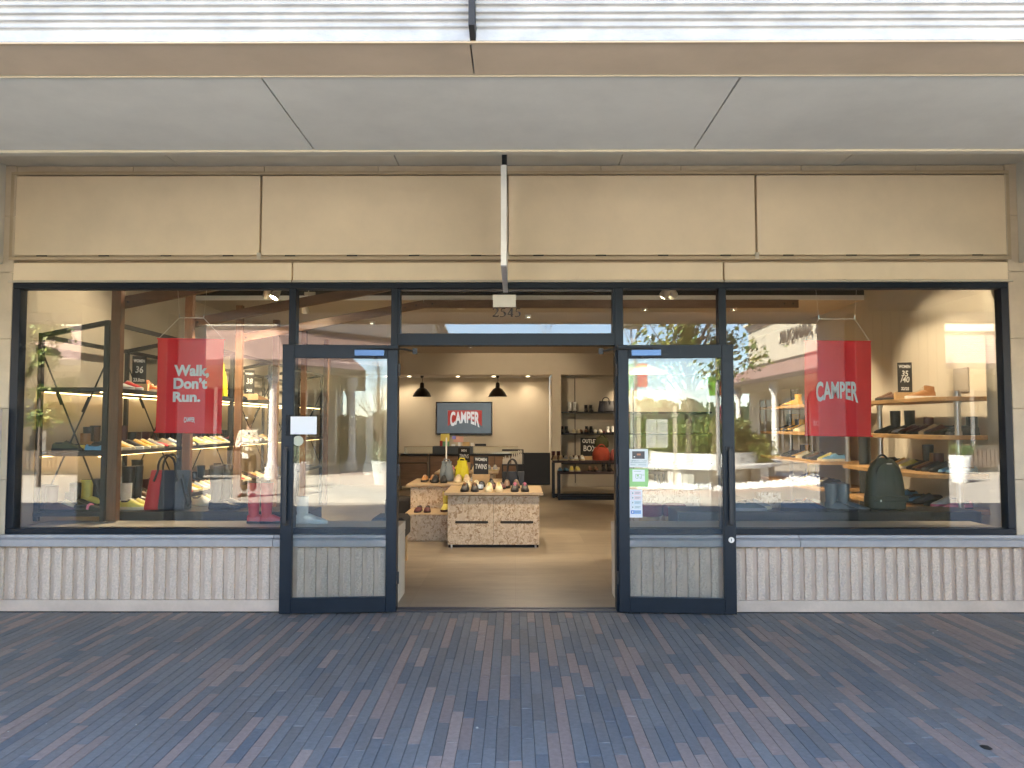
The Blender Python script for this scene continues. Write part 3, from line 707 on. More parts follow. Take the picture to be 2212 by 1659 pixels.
# ---- OSB display tables
def table_px(): pass
def osb_table(label, x0, x1, y0, y1, h, over, slots=False, feet=False, top_t=0.035):
    t = thing('display_table', label, 'table', ((x0 + x1) / 2, (y0 + y1) / 2, 0.012))
    build('body', MB().box(x0, x1, y0, y1, 0.05 if feet else 0.013, h - top_t - 0.012), osb_m, t, bevel=0.003)
    build('top', MB().box(x0 - over, x1 + over, y0 - over * 1.2, y1 + over, h - top_t, h), oak_light, t, bevel=0.004)
    build('gap', MB().box(x0 + 0.01, x1 - 0.01, y0 + 0.012, y1 - 0.01, h - top_t - 0.0125, h - top_t), joint_m, t)
    if slots:
        for a, b in slots:
            n_ = 6; zc = 0.335; r = 0.016
            poly = [(b - r + r * math.cos(R(-90 + 180 * i / n_)), zc + r * math.sin(R(-90 + 180 * i / n_))) for i in range(n_ + 1)] + [(a + r + r * math.cos(R(90 + 180 * i / n_)), zc + r * math.sin(R(90 + 180 * i / n_))) for i in range(n_ + 1)]
            build('handle_slot', MB().plate(poly, y0 - 0.0015, y0 + 0.02), joint_m, t)
        build('seam', MB().box((x0 + x1) / 2 - 0.0015, (x0 + x1) / 2 + 0.0015, y0 - 0.001, y0 + 0.02, 0.06, h - 0.06), joint_m, t)
    if feet:
        build('toe_kick', MB().box(x0 + 0.01, x1 - 0.01, y0 + 0.02, y1 - 0.02, 0.014, 0.049), joint_m, t)
        for xx in (x0 + 0.05, x1 - 0.05): build('foot', MB().tube([(xx, y0 + 0.01, 0.013), (xx, y0 + 0.01, 0.05)], 0.014, 10), steel_m, t)
    return t
oak_light = M('lacquered_board_top', (0.46, 0.33, 0.19), 0.35, 0, 0.12, 14)
tx0, tx1 = P(967, 1110, 3.25).x, P(1165, 1110, 3.25).x
osb_table('front strand board display table with two black handle slots', tx0, tx1, 3.25, 4.3, 0.715, 0.05, slots=[(tx0 + 0.095, tx0 + 0.52), (tx1 - 0.50, tx1 - 0.075)], feet=True)
sx0 = P(886.5, 1075, 4.6).x
t2 = osb_table('second strand board display table with a low step in front, left of the front table', sx0, sx0 + 1.35, 4.62, 5.7, 0.715, 0.055)
st0 = P(871.5, 1140, 3.84).x
build('step', MB().box(st0, st0 + 1.0, 3.84, 4.615, 0.013, 0.345).box(st0 - .002, st0 + 1.002, 3.836, 4.617, 0.3455, 0.36), osb_m, t2, bevel=0.003)
build('step_top', MB().box(st0 - .002, st0 + 1.002, 3.836, 4.615, 0.3605, 0.364), oak_light, t2)
t3x0, t3x1 = P(936, 1020, 7.3).x, P(1078, 1020, 7.3).x
osb_table('third strand board display table at the back, near the counter', t3x0 + 0.1, t3x1 - 0.1, 7.4, 8.9, 0.715, 0.08)
# ---- counter
cy = 12.3 - 0.05
ct = thing('sales_counter', 'wood fronted sales counter with glass display boxes on top under the screen', 'counter', (-1.0, cy, 0.012))
cy0 = 11.9
def CPX(x, y=1000): return P(x, y, cy0).x
ctop = P(1000, 980, cy0).z
cgl = P(1000, 964.5, cy0).z
cxa, cxb = CPX(845), CPX(1121)
wood_c = M('counter_walnut', (0.22, 0.125, 0.065), 0.5, 0, 0.2, 3, 0.05, 60, stretch=(0.8, 4, 7))
for i, (a, b) in enumerate(((845, 863), (866, 923), (929, 962), (962.5, 1022), (1022.5, 1068), (1069, 1119))):
    build('door_panel', MB().box(CPX(a), CPX(b) , cy0, cy0 + 0.03, 0.11, ctop - 0.055), wood_c, ct, bevel=0.002)
build('carcass', MB().box(cxa, cxb, cy0 + 0.031, cy0 + 0.55, 0.10, ctop - 0.05), black_st, ct)
tb = MB().box(cxa, cxb + 0.03, cy0 - 0.03, cy0 + 0.56, ctop - 0.035, ctop)
build('worktop', tb, black_st, ct, bevel=0.004)
rl = MB().tube([(CPX(845), cy0 - 0.06, 0.66), (CPX(924), cy0 - 0.06, 0.66)], 0.016, 8)
for a in (864.5, 926): rl.box(CPX(a) - 0.02, CPX(a) + 0.02, cy0 - 0.05, cy0 - 0.031, 0.02, ctop)
build('rail', rl, M('bronze_tube', (0.20, 0.15, 0.10), 0.35, 0.8), ct)
build('leg', MB().box(CPX(866), CPX(868), cy0 - 0.02, cy0 + 0.02, 0.013, 0.1), black_st, ct)
for a, b in ((871, 1720 / 1), (0, 0)):
    pass
gcase = glass_mat('case_glass', 1.5)
for a, b in ((872, 934), (1022, 1119)):
    build('glass_case', MB().box(CPX(a), CPX(b), cy0 + 0.02, cy0 + 0.45, ctop + .001, cgl - 0.012), gcase, ct)
    build('case_frame', MB().box(CPX(a), CPX(b), cy0 + 0.01, cy0 + 0.46, cgl - 0.012, cgl), M('case_frame', (0.35, 0.28, 0.18), 0.4, 0.4), ct)
build('till_block', MB().box(CPX(933) + .012, CPX(1022) - .012, cy0 + 0.0, cy0 + 0.45, ctop + .001, cgl + 0.004), M('charcoal_laminate', (0.055, 0.065, 0.075), 0.5), ct, bevel=0.003)
def small(name, label, cat, mb, m, **k): return tag(build(name, mb, m, **k), label, cat)
def CP(x, y): return P(x, y, cy0 + 0.2)
small('red_can', 'small red can on the left of the counter', 'can', MB().tube([CP(953, 964), CP(953, 952)], 0.035, 10), M('red_tin', (0.4, 0.03, 0.03), 0.4), smooth=40)
q = CP(961, 964)
bt = thing('shopping_bag', 'yellow and green paper bag standing on the counter', 'bag', q)
build('upper', MB().box(q.x - .105, q.x + .105, q.y, q.y + .1, q.z + 0.12, q.z + 0.30), M('pale_yellow_card', (0.75, 0.62, 0.15), 0.7), bt)
build('lower', MB().box(q.x - .105, q.x + .105, q.y, q.y + .1, q.z + 0.002, q.z + 0.1195), M('green_card', (0.15, 0.35, 0.2), 0.7), bt)
q = CP(992, 964)
for a, b, h, nm, m_ in ((975, 983, 0.05, 'white card box', paper_m), (999, 1014, 0.10, 'cream tissue box', block_m), (1017, 1023, 0.08, 'white cup', white_m)):
    small('counter_item', nm + ' on the counter top', 'box', MB().box(CP(a, 964).x, CP(b, 964).x, q.y, q.y + 0.12, q.z + .004, q.z + h), m_, bevel=0.004)
small('card_terminal', 'black card terminal beside the white cup on the counter', 'terminal', MB().box(CP(1026, 964).x, CP(1050, 964).x, q.y, q.y + 0.12, q.z + 0.004, q.z + 0.06), black_st, bevel=0.006)
sg = thing('price_stand', 'small stand with red and white notices on the counter', 'sign', q)
build('card', MB().box(q.x - 0.14, q.x + 0.10, q.y, q.y + 0.01, q.z + 0.10, q.z + 0.24), M('pink_notice', (0.72, 0.42, 0.36), 0.7), sg)
build('badge', MB().box(q.x - 0.17, q.x - 0.08, q.y - 0.012, q.y - 0.002, q.z + 0.17, q.z + 0.25), M('blue_notice', (0.25, 0.25, 0.7), 0.7), sg)
build('stem', MB().box(q.x - 0.03, q.x + 0.03, q.y + 0.012, q.y + 0.03, q.z + .002, q.z + 0.11), paper_m, sg)
# trolley rack with bottles right of the counter
tq = P(1103, 1010, 11.4)
tr_ = thing('bottle_rack', 'small black rack of care product bottles right of the counter', 'rack', (tq.x, 11.4, 0.012))
ra, rb = P(1084, 1003, 11.4), P(1131, 1003, 11.4)
zr_ = ra.z
mb = MB().box(ra.x, rb.x + 0.0, 11.4, 11.7, zr_ - 0.03, zr_)
mb.box(rb.x - 0.03, rb.x, 11.4, 11.43, zr_, zr_ + 0.34).box(ra.x, rb.x, 11.69, 11.71, zr_ + 0.3, zr_ + 0.34).box(ra.x, ra.x + .03, 11.4, 11.43, 0.013, zr_ - .031).box(rb.x - .03, rb.x, 11.4, 11.43, 0.013, zr_ - .031)
build('frame', mb, black_st, tr_)
bi = 0
for px_, h in ((1088, .16), (1092, .2), (1096, .15), (1100, .2), (1107, .24), (1111.5, .24), (1116, .24), (1120.5, .32), (1125, .33), (1129, .33)):
    x = P(px_, 1000, 11.45).x; r = 0.026
    o = build('care_bottle', MB().lathe([(r, 0), (r, h * 0.68), (r * 0.4, h * 0.78), (r * 0.4, h * 0.86), (r * 0.6, h * 0.87), (r * 0.6, h)], (x, 11.48, zr_ + 0.002), 10), M('frosted_bottle', (0.60, 0.56, 0.50), 0.35), smooth=50)
    tag(o, 'frosted care bottle on the rack right of the counter, %s from the left' % ordinal(bi), 'bottle', 'care bottles on the rack by the counter'); bi += 1
# ---- TV
ty = 13.33
a, b = P(941.5, 868, ty), P(1063.5, 939.5, ty)
tv = thing('wall_screen', 'flat screen on the back wall showing a red badge on grey blue', 'screen', ((a.x + b.x) / 2, ty, b.z))
build('bezel', MB().box(a.x, b.x, ty, ty + 0.06, b.z, a.z), M('black_bezel', (0.01, 0.01, 0.012), 0.25), tv, bevel=0.006)
build('picture', MB().box(a.x + 0.035, b.x - 0.035, ty - 0.003, ty - 0.001, b.z + 0.045, a.z - 0.03), M('screen_picture', (0.03, 0.04, 0.05), 0.2, 0, 0.1, 3, emit=((0.22, 0.27, 0.31), 0.022)), tv)
lx0, lx1 = P(967.5, 886, ty).x, P(1041, 886, ty).x; lz0, lz1 = P(1004, 920.5, ty).z, P(1004, 886.5, ty).z
n_ = 14; poly = [(lx0, lz1), (lx0, lz0)]
for i in range(1, n_):
    u = i / n_ * 2 - 1; poly.append((lx0 + (lx1 - lx0) * i / n_, lz0 + (lz1 - lz0) * 0.42 * (1 - u * u)))
poly += [(lx1, lz0), (lx1, lz1)]
build('badge', MB().plate(poly, ty - 0.006, ty - 0.0035), M('screen_red', (0.2, 0.02, 0.02), 0.4, emit=((0.30, 0.02, 0.02), 0.035)), tv)
cm = camper_mesh('lettering', (lx1 - lx0) * 0.86, (lz1 - lz0) * 0.74, 0.002, 0.40)
put_text('lettering', cm, M('screen_white', (0.3, 0.3, 0.3), 0.4, emit=((0.55, 0.60, 0.64), 0.045)), tv, ((lx0 + lx1) / 2, ty - 0.009, (lz0 + lz1) / 2 + (lz1 - lz0) * 0.06))
# ---- pendant lamps
for i, px_ in enumerate((911.5, 1075)):
    c = P(px_, 857, 12.75); s_ = thing('pendant_lamp', ('left' if i == 0 else 'right') + ' black dome pendant lamp hanging over the counter', 'lamp', c, group='black pendant lamps over the counter')
    build('shade', MB().lathe([(0.235, 0), (0.23, 0.015), (0.19, 0.10), (0.12, 0.19), (0.055, 0.23), (0.05, 0.33), (0.03, 0.36), (0.028, 0.355), (0.045, 0.32), (0.05, 0.225), (0.11, 0.18), (0.18, 0.095), (0.222, 0.012), (0.228, 0.002)], c, 28), M('bronze_black_shade', (0.02, 0.012, 0.008), 0.4, 0.3), s_, smooth=50)
    build('cord', MB().tube([c + Vector((0, 0, 0.35)), c + Vector((0.01, 0, 0.42)), (c.x, c.y, ZN - 0.03)], 0.007, 6), black_st, s_)
    build('ceiling_rose', MB().lathe([(0.045, 0), (0.03, -0.05), (0.01, -0.06)], (c.x, c.y, ZN - 0.001), 12), black_st, s_)
    build('bulb', MB().lathe([(0.0, 0.0), (0.04, 0.02), (0.045, 0.06), (0.03, 0.1), (0.0, 0.12)], c + Vector((0, 0, 0.06)), 12), M('warm_bulb', (0.8, 0.7, 0.5), 0.4, emit=((1, 0.72, 0.4), 9 * LAMP)), s_, smooth=60)
# ---- niche shelves at the back right
ny = 12.50
ns = thing('niche_shelving', 'black shelves in the lit niche at the back right of the shop', 'shelving', (4.0, ny, 1.0))
NZ = []
for y in (889.5, 936, 1000):
    z = P(1270, y, ny).z; NZ.append(z)
    build('shelf', MB().box(xr0 + 0.01, XWR - 0.01, ny, 12.94, z - 0.035, z), black_st, ns)
for px_ in (1242, 1328 + 40):
    x = P(px_, 900, 12.93).x
    build('rail', MB().box(x - 0.008, x + 0.008, 12.925, 12.948, 0.1, ZN - 0.05), black_st, ns)
# low black display frames in front of the niche
def frame_table(label, px0, py_top, Y, wdt, dep):
    a = P(px0, py_top, Y); zt_ = a.z
    t = thing('frame_table', label, 'table', (a.x, Y, 0.012))
    build('top', MB().box(a.x, a.x + wdt, Y, Y + dep, zt_ - 0.05, zt_), M('dark_brown_top', (0.05, 0.022, 0.018), 0.5), t, bevel=0.003)
    mb = MB()
    for x in (a.x, a.x + wdt - 0.045):
        for y in (Y, Y + dep - 0.045): mb.box(x, x + 0.045, y, y + 0.045, 0.013, zt_ - 0.051)
        mb.box(x, x + 0.045, Y + 0.046, Y + dep - 0.046, 0.02, 0.06)
    for y in (Y, Y + dep - 0.045): mb.box(a.x + 0.046, a.x + wdt - 0.046, y, y + 0.045, 0.02, 0.06)
    build('frame', mb, black_st, t)
    return a, zt_
FA, FZA = frame_table('taller black frame table of shoes and bags in front of the niche', 1194, 995, 9.9, 2.3, 0.5)
FB, FZB = frame_table('lower black frame table of shoes in front of the taller one', 1206, 1019, 9.4, 2.2, 0.45)
# ---- pouf benches
for i, (lab, x, y, w_, d_, z0, z1) in enumerate((('dark charcoal upholstered stool just inside the left of the doorway', P(858, 1100, 1.9).x, 1.9, P(874.5, 1100, 1.9).x - P(858, 1100, 1.9).x + 0.0, 0.5, 0.30, 0.55),
        ('dark stool on wooden feet left of the second display table', P(866, 1050, 5.2).x - 0.25, 5.2, 0.42, 0.5, 0.12, 0.45))):
    t = thing('stool', lab, 'stool', (x, y, 0.012))
    build('seat', MB().box(x - (0.3 if i == 0 else 0), x + w_, y, y + d_, z0, z1), M('charcoal_fabric', (0.035, 0.032, 0.030), 0.95, 0, 0.1, 30), t, bevel=0.035)
    for xx in (x + 0.03 - (.2 if i == 0 else 0), x + w_ - 0.07):
        for yy in (y + 0.05, y + d_ - 0.09): build('foot', MB().box(xx, xx + 0.04, yy, yy + 0.04, 0.013, z0 + .01), block_m, t)
# burgundy cushions and small OSB boxes near the right door
cush_m = M('burgundy_felt', (0.23, 0.018, 0.035), 0.9, 0, 0.08, 20)
for i, (x0_, x1_) in enumerate(((1380, 1440), (1438, 1492))):
    a = P(x0_, 1125, 1.15); b = P(x1_, 1125, 1.15); cx_, rx = (a.x + b.x) / 2, (b.x - a.x) / 2
    t = thing('round_stool', 'round burgundy cushioned stool behind the right door glass, ' + ('left' if i == 0 else 'right') + ' of two', 'stool', (cx_, 1.35, 0.012), group='burgundy round stools')
    build('cushion', MB().lathe([(rx * 0.9, 0.0), (rx, 0.03), (rx, 0.09), (rx * 0.93, 0.115), (rx * 0.6, 0.125), (0.01, 0.128)], (cx_, 1.35, 0.645), 28), cush_m, t, smooth=50)
    build('base', MB().lathe([(rx * 0.75, 0.0), (rx * 0.75, 0.625)], (cx_, 1.35, 0.013), 20), block_m, t, smooth=50)
a = P(1497, 1125, 1.6)
small('strand_board_cube', 'small strand board display cube behind the right door glass', 'cube', MB().box(a.x - 0.75, a.x + 0.15, 1.9, 2.3, 0.013, 0.86), osb_m, bevel=0.003)
# ---- track spotlights
EXTRA = []
def lamp_spot(loc, target, energy, size=70, blend=0.6, col=(1.0, 0.79, 0.54), r=0.05):
    d = bpy.data.lights.new('spot_light', 'SPOT'); d.energy = energy * LAMP; d.spot_size = R(size); d.spot_blend = blend; d.color = col; d.shadow_soft_size = r
    o = bpy.data.objects.new('spot_light', d); o.location = loc
    o.rotation_euler = (Vector(target) - Vector(loc)).to_track_quat('-Z', 'Y').to_euler(); COL.objects.link(o)
    return o
lens_m = M('lamp_lens', (1, 1, 1), 0.3, emit=((1.0, 0.82, 0.55), 25 * LAMP))
cream_m = M('cream_lamp_body', (0.55, 0.50, 0.40), 0.4)
def track_spot(loc, target, energy, label, size=75):
    loc = Vector(loc); d = (Vector(target) - loc).normalized()
    t = thing('track_spotlight', label, 'spotlight', loc, group='cream track spotlights under the ceiling')
    u = -d
    build('body', MB().tube([loc, loc + u * 0.06, loc + u * 0.13, loc + u * 0.16], [0.055, 0.05, 0.036, 0.03], 14), cream_m, t, smooth=50)
    build('lens', MB().tube([loc + d * 0.001, loc + d * 0.004], 0.046, 14), lens_m, t)
    build('arm', MB().tube([loc + u * 0.1, loc + u * 0.1 + Vector((0.05, 0, 0.05)), loc + u * 0.1 + Vector((0.05, 0, 0.2))], 0.008, 6).box(loc.x - 0.02, loc.x + 0.12, loc.y - 0.02, loc.y + 0.02, loc.z + 0.22, loc.z + 0.26), cream_m, t)
    l_ = lamp_spot(loc + d * 0.02, target, energy, size)
    l_.parent = t; l_.location = Vector(d * 0.02)
    return t
a = P(591, 643, 2.6); track_spot(a, (-3.9, 2.0, 1.0), 60, 'cream track spotlight by the left mullion at the window head')
a = P(577, 641, 2.75); track_spot(a, (-3.9, 4.5, 1.0), 55, 'cream track spotlight half seen left of its neighbour at the left window head')
a = P(661, 674, 3.3); track_spot(a, (-2.6, 4.9, 0.6), 24, 'bright cream track spotlight right of the left mullion')
a = P(1433, 640, 2.0); track_spot(a, (0.2, 4.0, 0.3), 36, 'small track spotlight at the top of the right fanlight, left of two')
a = P(1455, 640, 2.1); track_spot(a, (3.4, 3.8, 0.8), 50, 'small track spotlight at the top of the right fanlight, right of two')
DL_ = ['added to brighten the rear bulkhead', 'over the near right shelves', 'at the right window head', 'over the shelves behind the right banner', 'over the far left shelving', 'over the deepest left shelving', 'just inside the doorway', 'over the front display table', 'right of the front display table', 'over the back display table', 'over the frame tables', 'over the second display table', 'at the left window head', 'before the niche shelves', 'over the counter']  # first entry is an extra lamp, added to lift the dim bulkhead
for k_, (loc, tg, e, sz) in enumerate((((0.0, 8.6, 3.25), (0.0, 12.3, 2.2), 36, 64), ((3.2, 2.3, 3.9), (4.9, 2.2, 1.6), 45, 62), ((3.3, 0.7, 3.9), (4.9, 1.1, 2.0), 38, 80), ((3.2, 4.6, 3.25), (4.8, 4.4, 1.2), 45, 70),
        ((-2.4, 6.2, 3.25), (-4.3, 6.0, 1.2), 50, 80), ((-2.4, 8.6, 3.25), (-4.3, 8.6, 1.2), 50, 80), ((0.1, 1.6, 4.0), (0.1, 2.3, 0), 24, 50),
        ((0.2, 5.4, 3.25), (0.1, 3.6, 0.7), 32, 70), ((1.9, 4.6, 3.25), (1.8, 6.0, 0), 20, 70), ((-0.3, 8.2, 3.25), (-0.7, 8.3, 0.7), 26, 80), ((2.6, 8.2, 3.25), (2.9, 9.9, 0.6), 26, 75),
        ((-0.8, 4.6, 3.28), (-1.0, 4.2, 0.3), 24, 80), ((-3.0, 1.4, 3.9), (-4.4, 0.9, 1.2), 30, 90), ((3.0, 11.5, 3.28), (3.4, 12.9, 1.4), 44, 80), ((-1, 10.5, 3.28), (-1.0, 12.0, 0.6), 14, 80))):
    t = thing('downlight', 'recessed ceiling downlight ' + DL_[k_], 'downlight', (loc[0], loc[1], loc[2]), group='ceiling downlights')
    build('rim', MB().lathe([(0.06, 0.0), (0.045, 0.0), (0.045, 0.05), (0.06, 0.05)], loc, 14), white_m, t)
    build('lens', MB().lathe([(0.0, 0.002), (0.044, 0.002), (0.044, 0.01), (0, 0.01)], loc, 12), lens_m, t)
    l_ = lamp_spot((0, 0, -0.02), Vector(tg) - Vector(loc), e, sz); l_.parent = t; l_.location = (0, 0, -0.02)
    l_.rotation_euler = (Vector(tg) - Vector(loc)).to_track_quat('-Z', 'Y').to_euler()
for k_, px_ in enumerate((840, 887, 991, 1067, 1140)):
    x = P(px_, 815, 13.25).x
    t = thing('wall_washer', 'recessed wall washer over the back wall, %s from the left' % ordinal(k_), 'downlight', (x, 12.98, ZN - 0.004), group='wall washers over the back wall')
    build('lens', MB().lathe([(0.0, 0.0), (0.04, 0.0), (0.04, 0.003), (0, 0.003)], (x, 12.98, ZN - 0.004), 12), M('dim_lens', (.9, .9, .9), .3, emit=((1.0, .82, .55), 3 * LAMP)), t)
    l_ = lamp_spot((0, 0, -0.01), (0, 0, -1), 6, 125, 1.0); l_.parent = t; l_.location = (0, 0, -0.01)
    l_.rotation_euler = Vector((0, 0.25, -1)).to_track_quat('-Z', 'Y').to_euler()
x = P(1880, 640, 3.0).x
# ================================================================== SHOES
def ring(x, hw, z0, z1, n=11, sq=0.75, yo=0.0):
    r = []
    for i in range(n):
        a = math.pi * i / (n - 1); c, s_ = math.cos(a), math.sin(a)
        r.append((x, yo + hw * (abs(c) ** sq) * (1 if c >= 0 else -1), z0 + (z1 - z0) * (abs(s_) ** sq)))
    return r
OUT = [(-0.002, .018), (.008, .030), (.03, .036), (.08, .035), (.12, .035), (.16, .041), (.20, .046), (.235, .043), (.26, .034), (.276, .020), (.281, .008)]
def outline(g=0.0):
    top = [(x + (g if i > 5 else -g * (i < 2)), hw + g) for i, (x, hw) in enumerate(OUT)]
    return [(x, -hw) for x, hw in top] + [(x, hw) for x, hw in top[::-1]]
LOW = [(0.0,.020,.060),(.015,.031,.072),(.04,.034,.068),(.08,.034,.062),(.105,.035,.074),(.12,.036,.088),(.15,.040,.078),(.18,.043,.064),(.21,.044,.052),(.24,.040,.043),(.262,.029,.036),(.276,.012,.026)]
def upper(pts, zs): 
    mb = MB(); mb.loft([ring(x, hw, zs, z1) for x, hw, z1 in pts]); return mb
def shaft(mb, cx, top, r0=(.050, .036), r1=(.048, .037), z0=.045, n=16, flare=1.0, slope=0.0):
    rings = []
    for t in (0, .15, .35, .6, .85, 1.0):
        z = z0 + (top - z0) * t; a = r0[0] + (r1[0] - r0[0]) * t; b = r0[1] + (r1[1] - r0[1]) * t
        if t == .15: a *= .96; b *= .93
        if t >= .85: a *= flare
        rings.append([(cx + a * math.cos(2*math.pi*k/n) - .008 * (1 - t) * 0, b * math.sin(2*math.pi*k/n), z + slope * math.cos(2*math.pi*k/n) * t) for k in range(n)])
    mb.loft(rings); return mb
def lining(cx, top, a, b, slope=0.0, n=14): return MB().loft([[(cx + a*math.cos(2*math.pi*k/n), b*math.sin(2*math.pi*k/n), z + slope*math.cos(2*math.pi*k/n)) for k in range(n)] for z in (top - .01, top + .0015)])
def laces(z_at, x0, x1, n, w=.022):
    mb = MB()
    for i in range(n):
        x = x0 + (x1 - x0) * i / (n - 1); z = z_at(x)
        mb.tube([(x, -w, z - .008), (x + .004, 0, z + .003), (x, w, z - .008)], .0028, 5)
    return mb
def low_z(x):
    for (a, _, za), (b, _, zb) in zip(LOW[:-1], LOW[1:]):
        if a <= x <= b: return za + (zb - za) * (x - a) / (b - a)
    return .06
def proto(parts): return {k: v for k, v in parts.items()}
def me_(nm, mb, sm=45, bev=0): 
    mb_ = mb.mesh(nm, mats=(chalk_m,), smooth=sm, bevel=bev); return mb_
FLAT = [(0.0,.018,.050),(.015,.029,.060),(.04,.032,.050),(.08,.032,.040),(.12,.034,.044),(.15,.039,.052),(.18,.043,.050),(.21,.044,.043),(.24,.040,.036),(.262,.029,.030),(.276,.012,.022)]
FOOT = [(0.0,.022,.075),(.015,.033,.085),(.05,.036,.090),(.10,.037,.090),(.13,.038,.084),(.16,.041,.070),(.19,.044,.058),(.22,.043,.048),(.25,.036,.040),(.268,.024,.032),(.278,.010,.024)]
SP = {
 'low':   dict(upper=me_('upper', upper(LOW, .018)), sole=me_('sole', MB().prism(outline(.003), 0, .026), 30, .004), lining=me_('lining', lining(.062, .073, .040, .025)), laces=me_('laces', laces(low_z, .125, .185, 5))),
 'flat':  dict(upper=me_('upper', upper(FLAT, .010)), sole=me_('sole', MB().prism(outline(.001), 0, .012), 30, .003), lining=me_('lining', lining(.075, .0535, .055, .026))),
 'ankle': dict(upper=me_('upper', shaft(upper(FOOT, .018), .052, .165)), sole=me_('sole', MB().prism(outline(.002), 0, .022).box(-.002, .06, -.03, .03, -.0, .02), 30, .003), lining=me_('lining', lining(.052, .165, .040, .030))),
 'high':  dict(upper=me_('upper', shaft(upper(FOOT, .018), .052, .125, slope=.008)), sole=me_('sole', MB().prism(outline(.004), 0, .030), 30, .004), lining=me_('lining', lining(.052, .125, .038, .028, .008)), laces=me_('laces', laces(lambda x: .135 - (x - .085) * 0.85, .092, .17, 6))),
 'boot':  dict(upper=me_('upper', shaft(upper(FOOT, .018), .056, .24, r1=(.056, .044))), sole=me_('sole', MB().prism(outline(.002), 0, .024), 30, .003), lining=me_('lining', lining(.056, .24, .049, .037))),
 'tall':  dict(upper=me_('upper', shaft(upper(FOOT, .018), .062, .40, r1=(.066, .052))), sole=me_('sole', MB().prism(outline(.002), 0, .024), 30, .003), lining=me_('lining', lining(.062, .40, .058, .045))),
}
CC = {'black': (.016,.016,.017), 'charcoal': (.05,.05,.052), 'brown': (.12,.055,.028), 'tan': (.36,.17,.06), 'maroon': (.09,.018,.02), 'lemon': (.70,.62,.14), 'mustard': (.62,.36,.06),
      'cream': (.68,.60,.40), 'white': (.72,.72,.69), 'red': (.55,.03,.03), 'orange': (.62,.16,.05), 'pink': (.72,.18,.30), 'blue': (.16,.38,.60), 'grey': (.28,.29,.30), 'olive': (.10,.11,.06),
      'navy': (.03,.05,.10), 'pale blue': (.38,.46,.58), 'beige': (.50,.38,.25), 'wine': (.12,.05,.055), 'yellow': (.80,.62,.03), 'slate': (.10,.125,.14)}
def shoe_mat(c, kind): 
    shiny = kind in ('ankle', 'boot', 'tall') 
    return M('leather_%s_%s' % (c.replace(' ', '_'), 'smooth' if shiny else 'matt'), CC[c], 0.32 if shiny else 0.62, 0, 0.10, 30, 0.05, 150)
KN = {'low': 'lace-up shoe', 'flat': 'slip-on shoe', 'ankle': 'ankle boot', 'high': 'high-top trainer', 'boot': 'mid boot', 'tall': 'tall boot'}
KC = {'low': 'shoe', 'flat': 'shoe', 'ankle': 'boot', 'high': 'trainer', 'boot': 'boot', 'tall': 'boot'}
def shoe(kind, c, loc, rz, label, group=None, sole=None, lace=None, s=1.0):
    nm = {'low': 'shoe', 'flat': 'slip_on_shoe', 'ankle': 'ankle_boot', 'high': 'high_top_trainer', 'boot': 'boot', 'tall': 'tall_boot'}[kind]
    t = thing(nm, label, KC[kind], loc, rz, group); t.scale = (s, s, s * (1.14 if kind in ('low', 'flat') else 1.0))
    bright = c in ('cream', 'white', 'lemon', 'mustard', 'orange', 'red', 'pink', 'blue', 'grey', 'pale blue', 'beige')
    sc = sole or ('cream' if (kind in ('low', 'high') and bright) else 'black')
    for k, me in SP[kind].items():
        mt = {'upper': shoe_mat(c, kind), 'sole': shoe_mat(sc, 'low'), 'lining': shoe_mat('charcoal', 'low'), 'laces': shoe_mat(lace or ('cream' if bright else 'beige' if c in ('brown', 'maroon', 'tan') else 'charcoal'), 'low')}[k]
        inst(k, me, t, mat=mt)
    return t
rs_ = random.Random(5)
def row(items, place, z, y0, dy, heel_x, rz, rowname, end='near end', group=None, jx=0.02, s=1.0):
    for i, it in enumerate(items):
        if it is None: continue
        k, c = it[:2]
        shoe(k, c, (heel_x + rs_.uniform(-jx, jx), y0 + i * dy + rs_.uniform(-.008, .008), z + .001), rz + R(rs_.uniform(-4, 4)),
             '%s %s on %s, %s from the window' % (c, KN[k], place, ordinal(i)), group, *(it[2:3] or [None]), s=s)
F, L_, A, H, B_, T_ = 'flat', 'low', 'ankle', 'high', 'boot', 'tall'
g1 = 'shoes set out on the left wall shelving'
row([None,(L_,'black','white'),(L_,'mustard'),(L_,'cream'),(L_,'black','white'),(L_,'mustard'),(L_,'mustard'),(L_,'grey'),(F,'red'),(L_,'cream'),(L_,'pale blue'),(F,'red'),(L_,'cream'),(F,'black'),(L_,'lemon'),(L_,'cream'),
     (L_,'cream'),(L_,'lemon'),(L_,'grey'),(L_,'mustard'),(L_,'pale blue'),(F,'black'),(L_,'pink'),(L_,'charcoal'),(L_,'cream'),(L_,'mustard'),(F,'black'),(L_,'orange'),(L_,'brown'),(L_,'black'),(L_,'cream'),(L_,'mustard')],
    'the middle left shelf, front row', ZS['middle'], .60, .155, -4.09, 0, '', group=g1)
row([None,None,None,None,(B_,'black'),(H,'black'),(A,'black'),(B_,'maroon'),(A,'black'),(A,'brown'),(A,'maroon'),(A,'brown'),(B_,'black'),(A,'black'),(A,'black'),(H,'brown'),(B_,'black'),(A,'black'),(A,'maroon'),(A,'charcoal'),(A,'brown'),(B_,'black'),(A,'tan'),(A,'black'),(A,'black'),(H,'brown'),(A,'tan'),(A,'black')],
    'the middle left shelf, back row', ZS['middle'], .60, .18, -4.40, 0, '', group=g1)
